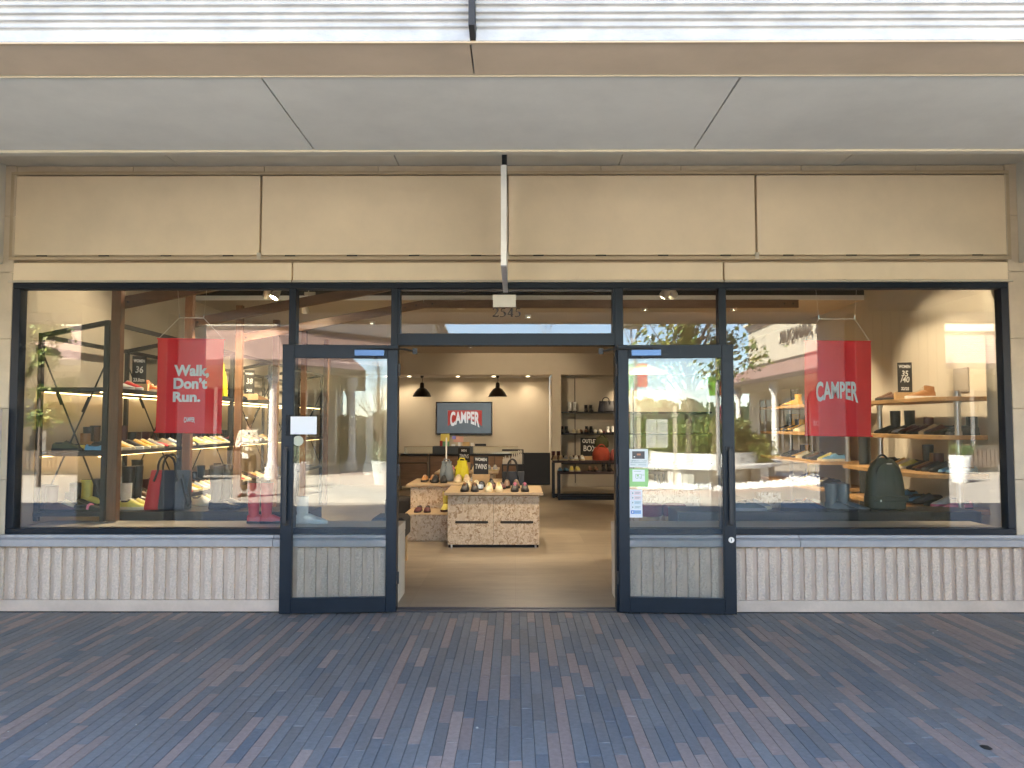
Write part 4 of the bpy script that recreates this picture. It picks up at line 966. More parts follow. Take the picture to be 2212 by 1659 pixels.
row([None,None,None,None,(L_,'maroon'),(L_,'white'),(L_,'brown'),(L_,'charcoal'),(L_,'cream'),(L_,'lemon'),(L_,'cream'),(L_,'lemon'),(F,'red'),(L_,'white'),(L_,'mustard'),(L_,'pale blue'),(L_,'cream'),(L_,'orange'),(L_,'lemon'),(L_,'beige'),(L_,'charcoal'),(L_,'cream'),(L_,'mustard'),(L_,'brown'),(L_,'red'),(L_,'cream'),(L_,'black'),(L_,'maroon'),(L_,'mustard'),(L_,'cream'),(F,'red'),(L_,'black')],
    'the bottom left shelf, front row', ZS['bottom'], .60, .155, -4.09, 0, '', group=g1)
row([None,None,None,None,(B_,'black'),(A,'brown'),(B_,'white'),(B_,'black'),(T_,'black'),(A,'maroon'),(A,'black'),(B_,'brown'),(A,'black'),(A,'tan'),(B_,'black'),(A,'maroon'),(A,'black'),(B_,'black'),(A,'brown'),(A,'black'),(B_,'black'),(A,'tan'),(A,'black'),(A,'maroon'),(A,'black')],
    'the bottom left shelf, back row', ZS['bottom'], .60, .20, -4.40, 0, '', group=g1)
row([(H,'white','white'),(L_,'red','white'),None,None,(H,'orange','white'),(L_,'cream'),None,(A,'black'),(L_,'maroon'),None,(A,'black'),None,None,None,(L_,'black'),(A,'black'),None,None,None,(L_,'black'),None,(A,'charcoal'),(L_,'black'),None,None,(L_,'tan'),(L_,'cream')],
    'the top left shelf', ZS['top'], 1.0, .17, -4.10, 0, '', group=g1)
# size boards on wooden blocks
def board_sign(label, c, w_, h_, lines, rz=0.0, block=True, bw=0.20, bh=0.085):
    """c: bottom centre of the board, facing the street"""
    t = thing('chalkboard_sign', label, 'sign', c, rz)
    if block: build('block', MB().box(-bw/2, bw/2, -0.045, 0.045, 0.001, bh), block_m, t, bevel=0.002, local=True)
    build('board', MB().box(-w_/2, w_/2, -0.006, 0.006, bh + 0.0015, bh + h_), chalk_m, t, bevel=0.002, local=True)
    for (s_, fz, size, shear) in lines:
        me = text_mesh('chalk_writing', s_, size, 0.0, 0.002, 0.8, shear=shear); wx_ = max(v.co.x for v in me.vertices) - min(v.co.x for v in me.vertices); k_ = min(1.0, w_ * .80 / wx_)
        for v in me.vertices: v.co.x *= k_
        me.materials.clear(); me.materials.append(chalkw_m)
        o = bpy.data.objects.new('chalk_writing', me); COL.objects.link(o); o.parent = t; o.location = (0, -0.0072, bh + h_ * fz); o.rotation_euler = (R(90), R(2), 0)
    return t
q = P(300, 836, 1.55); board_sign('black chalkboard reading WOMEN 36 on the top left shelf beside red shoes', (q.x, 1.55, ZS['top'] + .001), .14, .30, (('WOMEN', .82, .042, 0), ('36', .50, .10, .1), ('23.0cm', .14, .052, 0)), R(12), bw=.19)
q = P(538, 868, 4.3); board_sign('smaller chalkboard reading WOMEN 38 further along the top left shelf', (q.x, 4.3, ZS['top'] + .001), .14, .34, (('WOMEN', .84, .040, 0), ('38', .52, .11, .1), ('24.0', .14, .055, 0)), R(12), bw=.25)
# items displayed in the left window on the plinth
def px_item(x, y, Y): return P(x, y, Y)
ZPL = 0.766
def wshoe(kind, c, pxh, Y, rz, label, z=ZPL, **k):
    q = P(pxh, 1110, Y); return shoe(kind, c, (q.x, Y, z), rz, label, **k)
q0 = ZB + 0.031
wshoe('boot', 'wine', 88, 0.56, 0.05, 'wine red mid boot standing at the far left of the left window', z=ZS['bottom'], s=1.02)
wshoe('boot', 'wine', 98, 0.52, 0.0, 'wine red mid boot nearer the glass, at the far left of the left window', z=ZS['bottom'] - 0.0, s=1.0)
for i in range(2):
    wshoe('low', 'lemon', 256 + i * 14, 0.78 + i * .12, 0.0, ('nearer' if i == 0 else 'further') + ' lemon lace-up shoe on the left plinth beside the timber post')
wshoe('tall', 'black', 262, 1.02, 0.0, 'tall black boot behind the lemon shoes left of the tote bag', s=1.0)
wshoe('tall', 'black', 282, 1.12, -0.2, 'second tall black boot close to the tote bag')
for i in range(2): wshoe('low', 'maroon', 288 + i * 10, 0.98 + i * .10, -0.15, ('nearer' if i == 0 else 'further') + ' maroon lace-up shoe just left of the tote bag')
wshoe('tall', 'black', 452, 0.85, 0.0, 'tall glossy black boot right of the timber post in the left window', s=1.05)
wshoe('tall', 'black', 470, 1.0, 0.1, 'tall glossy black boot behind its pair in the left window', s=1.05)
for i, px_ in enumerate((534, 562)):
    wshoe('tall', 'red', px_, 0.42, 0.25 - .1 * i, ('left' if i == 0 else 'right') + ' tall red boot on the window ledge under the reflected person', z=q0, s=.92)
wshoe('boot', 'white', 640, 0.42, 0.0, 'white mid boot on the ledge behind the left door glass', z=q0, s=1.02, sole='white')
for i in range(4): wshoe('low', ['cream','lemon','cream','grey'][i], 410 + 11 * i, 1.15 + .14 * i, 0.0, '%s lace-up shoe on the left plinth behind the black tall boots, %s of four' % (['cream','lemon','pale cream','grey'][i], ordinal(i)), z=ZPL)
def at(kind, c, px_, Y, z, label, rz=0.0, **k):
    q = P(px_, 1000, Y); return shoe(kind, c, (q.x, Y, z + .001), rz, label, **k)
zb_, zm_ = ZS['bottom'], ZS['middle']
at('low', 'cream', 118, .62, zb_, 'cream lace-up shoe between the wine boots and black boots at bottom left', -.1)
at('ankle', 'black', 142, .66, zb_, 'black ankle boot standing right of the wine boots on the bottom left shelf', -.05)
at('boot', 'black', 152, .86, zb_, 'black mid boot behind the black ankle boot, right of the wine boots')
at('boot', 'lemon', 176, 1.02, zb_, 'lemon yellow mid boot on the bottom left shelf just left of the timber post', s=1.08)
at('boot', 'black', 196, 1.10, zb_, 'black mid boot right of the lemon boot, against the timber post', s=1.08)
at('boot', 'brown', 204, 1.28, zb_, 'brown mid boot behind the black one against the timber post')
t_ = at('flat', 'black', 164, .54, zb_, 'black slip-on shoe with pink strap at the front of the bottom left shelf', -.05)
inst('strap', MB().tube([(.15, -.046, .02), (.15, -.036, .050), (.15, 0, .058), (.15, .036, .050), (.15, .046, .02)], .012, 8).mesh('strap', mats=(chalk_m,)), t_, mat=shoe_mat('pink', 'low'))
at('boot', 'white', 262, .95, ZPL, 'white fronted mid boot right of the timber post on the left plinth')
at('low', 'olive', 113, .56, zm_, 'dark olive trainer at the left end of the middle left shelf')
at('flat', 'blue', 184, .56, zm_, 'light blue slip-on shoe at the front of the middle left shelf')
at('flat', 'maroon', 150, .80, zm_, 'maroon slip-on shoe between the olive trainer and blue shoe')
at('flat', 'lemon', 138, .70, zm_, 'lemon slip-on shoe behind the dark olive trainer')
at('ankle', 'tan', 172, .92, zm_, 'tan ankle boot behind the blue slip-on shoe', -.1)
at('boot', 'black', 178, 1.10, zm_, 'black mid boot behind the tan ankle boot on the middle shelf', s=.95)
at('boot', 'brown', 192, 1.22, zm_, 'brown mid boot at the back, above the blue slip-on shoe', s=.95)
# right window plinth
wshoe('low', 'slate', 1588, 0.70, 0.0, 'big slate trainer at the left end of the right plinth, half hidden by the door', s=1.05, sole='grey')
wshoe('low', 'grey', 1600, 0.85, 0.0, 'grey trainer behind the slate one at the left end of the right plinth', s=1.05)
for i in range(2): wshoe('low', 'navy', 1688 + 22 * i, 0.74 + .02 * i, R(-25), ('left' if i == 0 else 'right') + ' chunky navy shoe on the right plinth before the strand board block', s=1.12)
wshoe('low', 'orange', 1712, 0.98, R(-15), 'orange trainer behind the navy shoes on the right plinth'); wshoe('low', 'cream', 1728, 1.0, R(-20), 'cream trainer behind the navy shoes on the right plinth', sole='white')
for i in range(2): wshoe('boot', 'slate', 1782 + 26 * i, 0.76, R(-30 + 5 * i), ('left' if i == 0 else 'right') + ' dark mid boot on the right plinth beside the backpack', s=1.05, sole='black')
a = P(1637, 1107, 0.98); tag(build('strand_board_block', MB().box(a.x, a.x + .22, .95, 1.09, ZPL + .001, ZPL + .15), osb_m, bevel=.002), 'small strand board block on the right plinth behind the shoes', 'block')
# right shelf shoes (toes towards the middle of the shop)
g2 = 'shoes on the near right wooden shelves'; PI_ = math.pi
def rrow(items, place, z, y0, dy, heel, group=g2, a=0.0): row(items, place, z, y0, dy, heel, PI_ + a, '', 'near end', group, s=1.12)
ZR = (1.86, 1.475, 1.09, .74)
rrow([(A,'black'),(L_,'black'),(F,'black'),(L_,'maroon'),(L_,'beige'),(L_,'maroon'),(A,'maroon'),(L_,'maroon'),(F,'pale blue'),(B_,'black'),None,(B_,'black')], 'the second near right shelf', ZR[1], 1.10, .142, 4.66)
rrow([(F,'blue'),(F,'blue'),(L_,'charcoal'),(L_,'charcoal'),(A,'maroon'),(A,'tan'),(B_,'black'),(L_,'lemon'),(L_,'cream'),(L_,'mustard'),(L_,'black'),(F,'pink'),(L_,'tan')], 'the third near right shelf', ZR[2], 1.08, .135, 4.60, a=.1)
rrow([(F,'pink'),(L_,'white','pink'),(F,'black'),(L_,'charcoal'),(F,'blue'),(F,'navy'),(L_,'blue'),(L_,'black'),(L_,'tan'),(L_,'tan')], 'the lowest near right shelf', ZR[3], 1.12, .17, 4.56, a=.12)
rrow([(H,'tan','white'),None,None,(L_,'brown'),(L_,'brown')], 'the top near right shelf', ZR[0], 1.78, .17, 4.60)
g3 = 'shoes on the wooden shelves behind the red banner'
rrow([(F,'navy'),(L_,'black'),(L_,'cream'),(L_,'beige'),(L_,'tan'),(L_,'pale blue'),(B_,'lemon'),(A,'black')], 'the lowest shelf behind the right banner', .74, 3.7, .17, 4.42, g3)
rrow([(L_,'blue'),(L_,'lemon'),(L_,'black'),(L_,'brown'),(L_,'olive'),(L_,'cream'),(A,'mustard'),(A,'black'),(L_,'black')], 'the third shelf behind the right banner', 1.09, 3.7, .19, 4.42, g3)
rrow([None]*6 + [(L_,'cream'),(L_,'charcoal'),(A,'mustard'),(A,'black'),(B_,'mustard'),(B_,'black')], 'the second shelf behind the right banner', 1.475, 3.7, .17, 4.42, g3)
rrow([None]*9 + [(A,'mustard'),(B_,'black')], 'the top shelf behind the right banner', 1.86, 3.7, .17, 4.42, g3)
q = P(1965, 855, 2.0); board_sign('chalkboard reading WOMEN 35/40 on the top right shelf', (4.42, 2.08, ZR[0] + .001), .15, .34, (('WOMEN', .86, .046, 0), ('35', .62, .09, .1), ('/40', .42, .09, .1), ('22/25', .12, .045, 0)), R(-14), bw=.22)
tag(build('wall_plate', MB().box(4.865, 4.879, 1.62, 1.90, 1.93, 2.20), M('grey_wall_plate', (.30, .26, .22), .6), bevel=.004), 'grey square plate on the right wall above the top shelf', 'panel')
# table shoes: pairs with toes to the street
def pair(kind, c, pxc, Y, z, label, s=1.0, rz=-PI_/2, gap=.055, **k):
    q = P(pxc, 1000, Y)
    for i, sg_ in enumerate((-1, 1)):
        shoe(kind, c, (q.x + sg_ * gap, Y + .28 * s, z + .001), rz + R(3 * sg_), '%s shoe of the %s' % ('left' if sg_ < 0 else 'right', label), None, s=s * 1.10, **k)
TH = .715
pair('low', 'black', 1014, 3.30, TH, 'black pair at the left front of the front table', lace='tan')
pair('low', 'cream', 1066.5, 3.30, TH, 'cream pair at the middle front of the front table', lace='lemon')
pair('low', 'black', 1123, 3.30, TH, 'pink laced black pair at the right front of the front table', lace='pink')
pair('low', 'cream', 1018, 3.75, TH, 'yellow cream pair behind the black pair on the front table', sole='cream')
pair('flat', 'pale blue', 1046, 3.62, TH, 'pale blue pair in the centre of the front table', gap=.05)
pair('flat', 'maroon', 1074, 3.72, TH, 'dark maroon pair behind the cream pair on the front table')
pair('low', 'brown', 1105, 3.85, TH, 'brown pair at the right rear of the front table')
pair('low', 'charcoal', 1050, 4.02, TH, 'charcoal pair under the women twins board')
pair('low', 'tan', 925, 4.95, TH, 'tan pair at the left of the second table', s=.95)
pair('low', 'black', 948, 4.75, TH, 'black pair beside the tan pair on the second table')
pair('low', 'beige', 998, 4.85, TH, 'beige pair in front of the bucket bags', s=1.05)
pair('low', 'grey', 1032, 4.75, TH, 'grey and black pair right of the bucket bags', lace='black')
pair('flat', 'maroon', 912, 4.05, .365, 'dark maroon pair with a yellow strap on the low step')
pair('boot', 'lemon', 972, 4.15, .365, 'yellow and maroon boots pair on the low step', gap=.07, sole='maroon')
g4 = None
pair('low', 'pink', 968, 7.6, TH, 'pink pair at the left of the back table', s=.95); pair('low', 'yellow', 979, 7.75, TH, 'yellow pair at the left of the back table', s=.95)
pair('low', 'cream', 1032, 7.55, TH, 'cream pair in the middle of the back table'); pair('low', 'charcoal', 1024, 8.1, TH, 'charcoal pair at the rear of the back table')
pair('low', 'grey', 1062, 7.65, TH, 'grey pair at the right of the back table'); 
q = P(1039, 1052, 4.15); board_sign('chalkboard reading WOMEN TWINS on the front table', (q.x, 4.15, TH + .001), .205, .25, (('WOMEN', .82, .055, 0), ('TWINS', .42, .095, 0)), 0, bw=.24, bh=.17)
q = P(1001, 1022, 7.35); board_sign('chalkboard reading MEN TWINS on the back table', (q.x, 7.5, TH + .001), .215, .26, (('MEN', .82, .06, 0), ('TWINS', .42, .10, 0)), 0, bw=.23, bh=.17)
# pole with a price card between the tables
q = P(969.5, 1022, 6.6); t = thing('card_pole', 'thin white pole standing on the second table before the counter', 'stand', (q.x, 5.5, TH))
build('pole', MB().tube([(q.x * .9 - .06, 5.5, TH + .001), (q.x * .9 - .06, 5.5, TH + .66)], .012, 8), white_m, t)
# bucket bags
def bucket(label, px0, px1, Y, z, h, col):
    a, b = P(px0, 1040, Y), P(px1, 1040, Y); c = ((a.x + b.x) / 2, Y, z + .001); r = (b.x - a.x) / 2
    t = thing('bucket_bag', label, 'bag', c)
    m = M('bag_' + label.split()[0], col, .6, 0, .08, 10, .3, 14)
    n = 28; rings = []
    for zz_, k, wob in ((0, .86, 0), (.03, .98, 0), (.3, 1.0, .01), (.6, .92, .02), (.8, .72, .05), (.9, .60, .09), (1.0, .66, .12)):
        rings.append([(c[0] + r * (k + wob * math.sin(7 * 2*math.pi*i/n)) * math.cos(2*math.pi*i/n), c[1] + r * .7 * (k + wob * math.sin(7 * 2*math.pi*i/n)) * math.sin(2*math.pi*i/n), c[2] + zz_ * h) for i in range(n)])
    build('body', MB().loft(rings), m, t, smooth=60)
    build('drawstring', MB().tube([(c[0] - r*.5, c[1] - r*.5, c[2] + h*.86), (c[0], c[1] - r*.55, c[2] + h*.84), (c[0] + r*.1, c[1] - r*.62, c[2] + h*.7), (c[0] - r*.25, c[1] - r*.74, c[2] + h*.45), (c[0] - r*.3, c[1] - r*.75, c[2] + h*.05)], .006, 6), m, t)
    build('strap', MB().tube([(c[0] - r*.6, c[1], c[2] + h*.9), (c[0] - r*.3, c[1], c[2] + h*1.12), (c[0] + r*.3, c[1], c[2] + h*1.1), (c[0] + r*.6, c[1], c[2] + h*.88)], .009, 6), m, t)
    return t
bucket('grey drawstring bucket bag on the second table', 949.5, 980, 5.15, TH, .30, (.17, .20, .22))
bucket('yellow drawstring bucket bag on the second table', 983, 1013, 5.2, TH, .31, (.62, .55, .02))
def tote(label, px0, px1, pyb, Y, z, h, cols, dep=.16, slant=.10, hh=.20):
    a, b = P(px0, pyb, Y), P(px1, pyb, Y); x0, x1 = a.x, b.x; w_ = x1 - x0
    t = thing('tote_bag', label, 'bag', ((x0 + x1)/2, Y, z + .001))
    zb_ = z + .002
    xs = x0 + w_ * .30
    def sec(xa, xb, ta, tb, m, nm):
        mb = MB()
        fs = []
        rings = []
        for tt, ex in ((0, 0), (.06, .012), (.4, .0), (1, -.02)):
            d = dep * (1 - .62 * tt) / 2
            l_ = xa + (ta - xa) * tt; r_ = xb + (tb - xb) * tt
            rings.append([(l_, Y - d - ex, zb_ + h*tt), ((l_*2+r_)/3, Y - d - ex - .006, zb_ + h*tt), ((l_+2*r_)/3, Y - d - ex - .004, zb_ + h*tt), (r_, Y - d - ex, zb_ + h*tt), (r_, Y + d + ex, zb_ + h*tt), (l_, Y + d + ex, zb_ + h*tt)])
        build(nm, mb.loft(rings), m, t, bevel=.003, smooth=30)
    sec(x0, xs + .02, x0 + w_*.08, xs - .02 + w_*.10, M('tote_side_' + label.split()[0], cols[0], .55, 0, .06, 12), 'red_panel' if cols[0][0] > .3 else 'side_panel')
    sec(xs + .021, x1, xs - .019 + w_*.10, x1 + w_*.06, M('tote_body_' + label.split()[0], cols[1], .5, 0, .06, 12), 'body')
    for i, yy in enumerate((-dep*.19 - .006, dep*.19 + .006)):
        c0 = x0 + w_ * (.50 + .03 * i); pts = []
        for k in range(13):
            an = math.pi * k / 12; pts.append((c0 - w_*.22 * math.cos(an), Y + yy * (1.1), zb_ + h * .99 + hh * math.sin(an) ** .8))
        pts = [(pts[0][0] - .03, Y + yy*1.6, zb_ + h*.72)] + pts + [(pts[-1][0] + .03, Y + yy*1.6, zb_ + h*.72)]
        build('handle', MB().tube(pts, .011, 8), black_st, t, smooth=60)
    return t
tt_ = tote('red and charcoal leather tote bag with black handles standing on the left plinth', 319, 405, 1108, 0.80, ZPL, .375, ((.50, .03, .035), (.045, .05, .06)), hh=.15)
q = P(395, 1080, 0.72); build('strap', MB().tube([(q.x, .70, ZPL + .34), (q.x + .05, .68, ZPL + .2), (q.x + .09, .69, ZPL + .08), (q.x + .06, .70, ZPL + .04), (q.x + .03, .70, ZPL + .12), (q.x - .02, .71, ZPL + .30)], .010, 6), black_st, tt_, smooth=60)
tote('black handbag with a thin chain handle at the right rear of the front table', 1082, 1130, 1040, 4.55, 0.5, .40, ((.012, .012, .013), (.014, .014, .015)), hh=.18)
tag(build('low_plinth', MB().box(P(1080,1040,4.55).x - .02, P(1132,1040,4.55).x + .02, 4.42, 4.75, .013, .499), osb_m, bevel=.003), 'strand board stand behind the front table carrying the black handbag', 'stand')
# yellow bag hanging by the banner
q = P(484, 845, 2.3); t = thing('yellow_bag', 'bright yellow bag on the top left shelf just right of the red banner', 'bag', (q.x, 2.9, ZS['top'] + .001))
q = P(480, 845, 2.95)
build('body', MB().loft([[(q.x + sx*wx, 2.9 + sy*.05, ZS['top'] + .002 + z) for sx, sy in ((-1,-1),(1,-1),(1,1),(-1,1))] for z, wx in ((0, .07), (.2, .06), (.32, .03), (.42, .02))]), M('bag_bright_yellow', (.72, .62, .02), .5), t, bevel=.004)
# olive backpack
bq0, bq1 = P(1876, 1112, 0.80), P(1961, 1112, 0.80); bx, bw_ = (bq0.x + bq1.x) / 2, (bq1.x - bq0.x) / 2; zb_ = ZPL + .002; bh_ = .50
t = thing('backpack', 'dark olive leather backpack standing on the right plinth', 'bag', (bx, .85, ZPL))
bpm = M('olive_leather', (.042, .055, .040), .5, 0, .12, 14, .12, 60)
n = 26; rings = []
for z, k, dk in ((0, .93, .9), (.02, 1.0, 1.0), (.12, 1.0, 1.02), (.24, .99, 1.0), (.25, .965, .96), (.45, .93, .9), (.65, .86, .8), (.78, .76, .72), (.88, .62, .6), (.95, .42, .42), (.985, .2, .25)):
    rg_ = []
    for i in range(n):
        a = 2*math.pi*i/n; c_, s_ = math.cos(a), math.sin(a)
        rg_.append((bx + bw_*k*(abs(c_)**.55)*(1 if c_ > 0 else -1), .86 + .095*dk*(abs(s_)**.6)*(1 if s_ > 0 else -1), zb_ + z*bh_))
    rings.append(rg_)
build('body', MB().loft(rings), bpm, t, smooth=35)
zz_ = zb_ + .262*bh_
build('pocket_flap', MB().box(bx - bw_*.82, bx + bw_*.97, .755, .775, zz_ - .05, zz_), bpm, t, bevel=.006)
build('tab', MB().box(bx - bw_*.5, bx - bw_*.42, .750, .7548, zz_ - .055, zz_ - .035), white_m, t)
build('top_handle', MB().tube([(bx - .03 + .05*math.cos(math.pi*i/8), .83, zb_ + bh_*.93 + .055*math.sin(math.pi*i/8)) for i in range(9)], .009, 8), black_st, t, smooth=60)
zp_ = MB().tube([(bx + bw_*.66*math.cos(math.pi*(.1 + .8*i/14)), .772 - .008*0, zb_ + bh_*(.58 + .33*math.sin(math.pi*(.1 + .8*i/14)))) for i in range(15)], .004, 6)
build('zip', zp_, black_st, t, smooth=60)
build('zip_pull', MB().box(bx - .02, bx + .03, .755, .765, zb_ + bh_*.87, zb_ + bh_*.885), steel_m, t)
# niche shoes and bags
def niche(kind, c, px_, z, label, Y=12.56, s=.95): pair(kind, c, px_, Y, z, label, s=s)
for px_, k, c, lb in ((1238, 'boot', 'white', 'black and white boots pair on the highest niche shelf'), (1273, 'ankle', 'black', 'black boots pair on the highest niche shelf')): niche(k, c, px_, NZ[0], lb)
for px_, k, c, lb in ((1220, 'ankle', 'black', 'black boots pair at the left of the middle niche shelf'), (1246, 'low', 'cream', 'cream pair on the middle niche shelf'), (1274, 'ankle', 'black', 'black ankle boots pair centred on the middle niche shelf'), (1293, 'low', 'white', 'white pair on the middle niche shelf'), (1310, 'flat', 'maroon', 'maroon pair on the middle niche shelf'), (1262, 'low', 'brown', 'brown pair on the middle niche shelf'), (1284, 'flat', 'black', 'black slip-on pair on the middle niche shelf'), (1321, 'ankle', 'white', 'white ankle boots pair at the right of the middle niche shelf')): niche(k, c, px_, NZ[1], lb)
for px_, k, c, lb in ((1215, 'ankle', 'black', 'black boots pair at the left of the lowest niche shelf'), (1246, 'ankle', 'brown', 'brown boots pair on the lowest niche shelf'), (1263, 'low', 'beige', 'beige pair on the lowest niche shelf')): niche(k, c, px_, NZ[2], lb)
for px_, k, c, lb in ((1199, 'ankle', 'maroon', 'maroon boots pair at the left end of the taller frame table'), (1203, 'low', 'beige', 'beige trainers pair on the taller frame table'), (1226, 'low', 'grey', 'grey trainers pair on the taller frame table'), (1249, 'low', 'white', 'white trainers pair on the taller frame table')):
    pair(k, c, px_ + 3, 9.95 if k == 'low' else 10.2, FZA, lb, s=1.0)
for px_, k, c, lb in ((1217, 'flat', 'blue', 'dull blue pair on the lower frame table'), (1242, 'low', 'lemon', 'lemon pair on the lower frame table'), (1282, 'low', 'brown', 'brown pair on the lower frame table'), (1312, 'ankle', 'black', 'black boots pair on the lower frame table')): pair(k, c, px_, 9.45, FZB, lb)
q = P(1274, 960, 10.1); board_sign('chalkboard reading OUTLET on the taller frame table beside the orange bag', (P(1274, 990, 10.15).x, 10.15, FZA + .001), .40, .40, (('OUTLET', .80, .12, 0), ('BOX', .40, .17, 0)), 0, bw=.34)
def duffel(label, pa, pb, Y, z, h, col):
    a, b = P(pa, 990, Y), P(pb, 990, Y); cx_, r = (a.x + b.x)/2, (b.x - a.x)/2
    t = thing('holdall_bag', label, 'bag', (cx_, Y, z)); m = M('bag_cloth_' + '_'.join(label.split()[:2]), col, .8, 0, .12, 8, .4, 12)
    rr_ = random.Random(len(label)); n = 22
    rings = [[(cx_ + r*k*math.cos(2*math.pi*i/n)*(1 + .03*rr_.uniform(-1, 1)), Y + .17*k*math.sin(2*math.pi*i/n), z + .002 + zz_*h) for i in range(n)] for zz_, k in ((0, .93), (.15, 1.02), (.5, 1.0), (.8, .85), (.95, .6), (1, .3))]
    build('body', MB().loft(rings), m, t, smooth=60)
    build('handle', MB().tube([(cx_ - r*.45*math.cos(math.pi*i/8), Y - .1, z + h*(.75 + .4*math.sin(math.pi*i/8))) for i in range(9)], .014, 6), m, t, smooth=60)
duffel('orange red holdall bag on the taller frame table', 1280, 1317, 10.1, FZA, .30, (.42, .07, .035))
duffel('pink holdall bag at the right end of the taller frame table', 1318, 1344, 10.1, FZA, .24, (.50, .16, .14))
duffel('olive soft bag on top of the orange holdall', 1285, 1315, 10.16, FZA + .27, .24, (.07, .075, .03))
tote('dark blue tote bag at the right of the highest niche shelf', 1292, 1325, 889, 12.68, NZ[0] + .001, .27, ((.014, .016, .035), (.012, .012, .018)), hh=.09)
# ================================================================== BANNERS
def banner(label, c0, c1, c2, c3, Y, top_pts, texts, wh):
    """corner pixels TL, TR, BR, BL"""
    tl, tr_, br_, bl_ = [P(x, y, Y) for x, y in (c0, c1, c2, c3)]
    cen = (tl + tr_ + br_ + bl_) / 4
    t = thing('hanging_banner', label, 'banner', (cen.x, Y, tl.z))
    mb = MB(); n = 10; vs = []
    for side in (0, 1):
        for j in range(n + 1):
            for i in range(n + 1):
                u, v = i / n, j / n
                p_ = tl.lerp(tr_, u).lerp(bl_.lerp(br_, u), v)
                vs.append((p_.x, p_.y + side * .002 + .010 * math.sin(v * 3.2 + u * 4.5) + .008 * math.sin(u * 11 + v * 2) * v, p_.z))
    o_ = (n + 1) ** 2; fs = []
    for j in range(n):
        for i in range(n):
            k = j * (n + 1) + i; fs.append((k, k+1, k+n+2, k+n+1)); fs.append((o_+k, o_+k+n+1, o_+k+n+2, o_+k+1))
    mb.add(vs, fs); build('cloth', mb, red_m, t, smooth=60)
    up = Vector((0, 0, .006))
    build('rod', MB().tube([tl + up + Vector((-.006, 0, 0)), tr_ + up + Vector((.006, 0, 0))], .007, 8), red_m, t)
    build('rod', MB().tube([bl_ + Vector((-.008, 0, .003)), br_ + Vector((.008, 0, .003))], .007, 8), red_m, t)
    a, b = P(*top_pts[0], Y), P(*top_pts[1], Y)
    build('cord', MB().tube([tl, a], .003, 6).tube([a, b], .004, 6).tube([b, tr_], .003, 6), cord_m, t)
    build('wire', MB().tube([a, a + Vector((-.03, 0, .35))], .0012, 4).tube([b, b + Vector((.03, 0, .35))], .0012, 4), cord_m, t)
    build('hook', MB().tube([a + Vector((0, 0, -.006)), a + Vector((-.003, 0, .035))], .005, 6).tube([b + Vector((0, 0, -.006)), b + Vector((.003, 0, .035))], .005, 6), steel_m, t)
    return t
whitep = M('white_print', (.80, .78, .76), .6, 0, .02)
b1 = banner("red cloth banner reading Walk, Don't Run. hanging in the left window", (341, 733), (485, 735), (477, 936), (335, 934), .28, ((388, 686), (440, 687)), None, None)
YB1 = .28 - .0175
def fit_text(nm, body, parent, x0, x1, ytop, ybot, Y, bold=.03, mat=whitep, warpf=None, rotz=0):
    a, b = P(x0, ybot, Y), P(x1, ytop, Y); me = text_mesh(nm, body, 1.0, .0, bold)
    xs = [v.co.x for v in me.vertices]; ys = [v.co.y for v in me.vertices]; X0_, X1_, Y0_, Y1_ = min(xs), max(xs), min(ys), max(ys)
    for v in me.vertices:
        v.co.x = (v.co.x - X0_) / (X1_ - X0_) * (b.x - a.x); v.co.y = (v.co.y - Y0_) / (Y1_ - Y0_) * (b.z - a.z)
        v.co.z = 0
    return put_text(nm, me, mat, parent, (a.x, Y, a.z))
fit_text('lettering', 'Walk,', b1, 375.5, 452, 788, 817, YB1, .045)
fit_text('lettering', 'Don\u2019t', b1, 374.5, 448, 816, 840.5, YB1, .045)
fit_text('lettering', 'Run.', b1, 373, 433, 846, 868.5, YB1, .045)
def logo(parent, x0, x1, y0, y1, Y, arch):
    a, b = P(x0, y1, Y), P(x1, y0, Y); me = camper_mesh('lettering', b.x - a.x, b.z - a.z, .001, arch)
    for v in me.vertices: v.co.z = 0
    return put_text('lettering', me, whitep, parent, ((a.x + b.x)/2, Y, (a.z + b.z)/2))
logo(b1, 397, 421, 901, 911, YB1, .3)
b2 = banner('red cloth banner with white arched lettering hanging in the right window', (1738, 738), (1880, 739), (1883, 943), (1740, 941), .28, ((1769, 689), (1846, 689)), None, None)
logo(b2, 1763, 1853, 824, 861, YB1, .28)
# ================================================================== STICKERS AND PAPERS ON THE DOOR GLASS
def on_door(hx, sgn, nm, label, cat, px0, px1, py0, py1, m, off=.010, th=.001, shape=None):
    yy = -.165
    a, b = P(px0, py1, yy), P(px1, py0, yy)
    # plane of the leaf: y = -.115 - (|x - hx|) * .0777 ; street face of glass slightly nearer
    def yof(x): return -.115 - abs(x - hx) * .0777 - off
    mb = MB(); poly = shape or [(a.x, a.z), (b.x, a.z), (b.x, b.z), (a.x, b.z)]
    n_ = len(poly); mb.add([(x, yof(x), z) for x, z in poly] + [(x, yof(x) + th, z) for x, z in poly], [tuple(range(n_)), tuple(range(n_, 2*n_))[::-1]] + [(i, n_ + i, n_ + (i+1) % n_, (i+1) % n_) for i in range(n_)])
    return mb, (a, b), yof
HXL, HXR = X0(858, 1000, -.12), X0(1336, 1000, -.12)
film_m = glass_mat('clear_film', 1.35, (.85, .86, .86), .2)
mb, (a, b), yof = on_door(HXL, -1, '', '', '', 621, 690, 896, 941, None, .030)
t = thing('taped_notice', 'blank white paper in a clear sleeve taped to the left door', 'paper', ((a.x + b.x)/2, yof(a.x), a.z))
build('sleeve', mb, film_m, t)
mb, _, _ = on_door(HXL, -1, '', '', '', 631, 686.5, 900, 938, None, .032); build('paper', mb, paper_m, t)
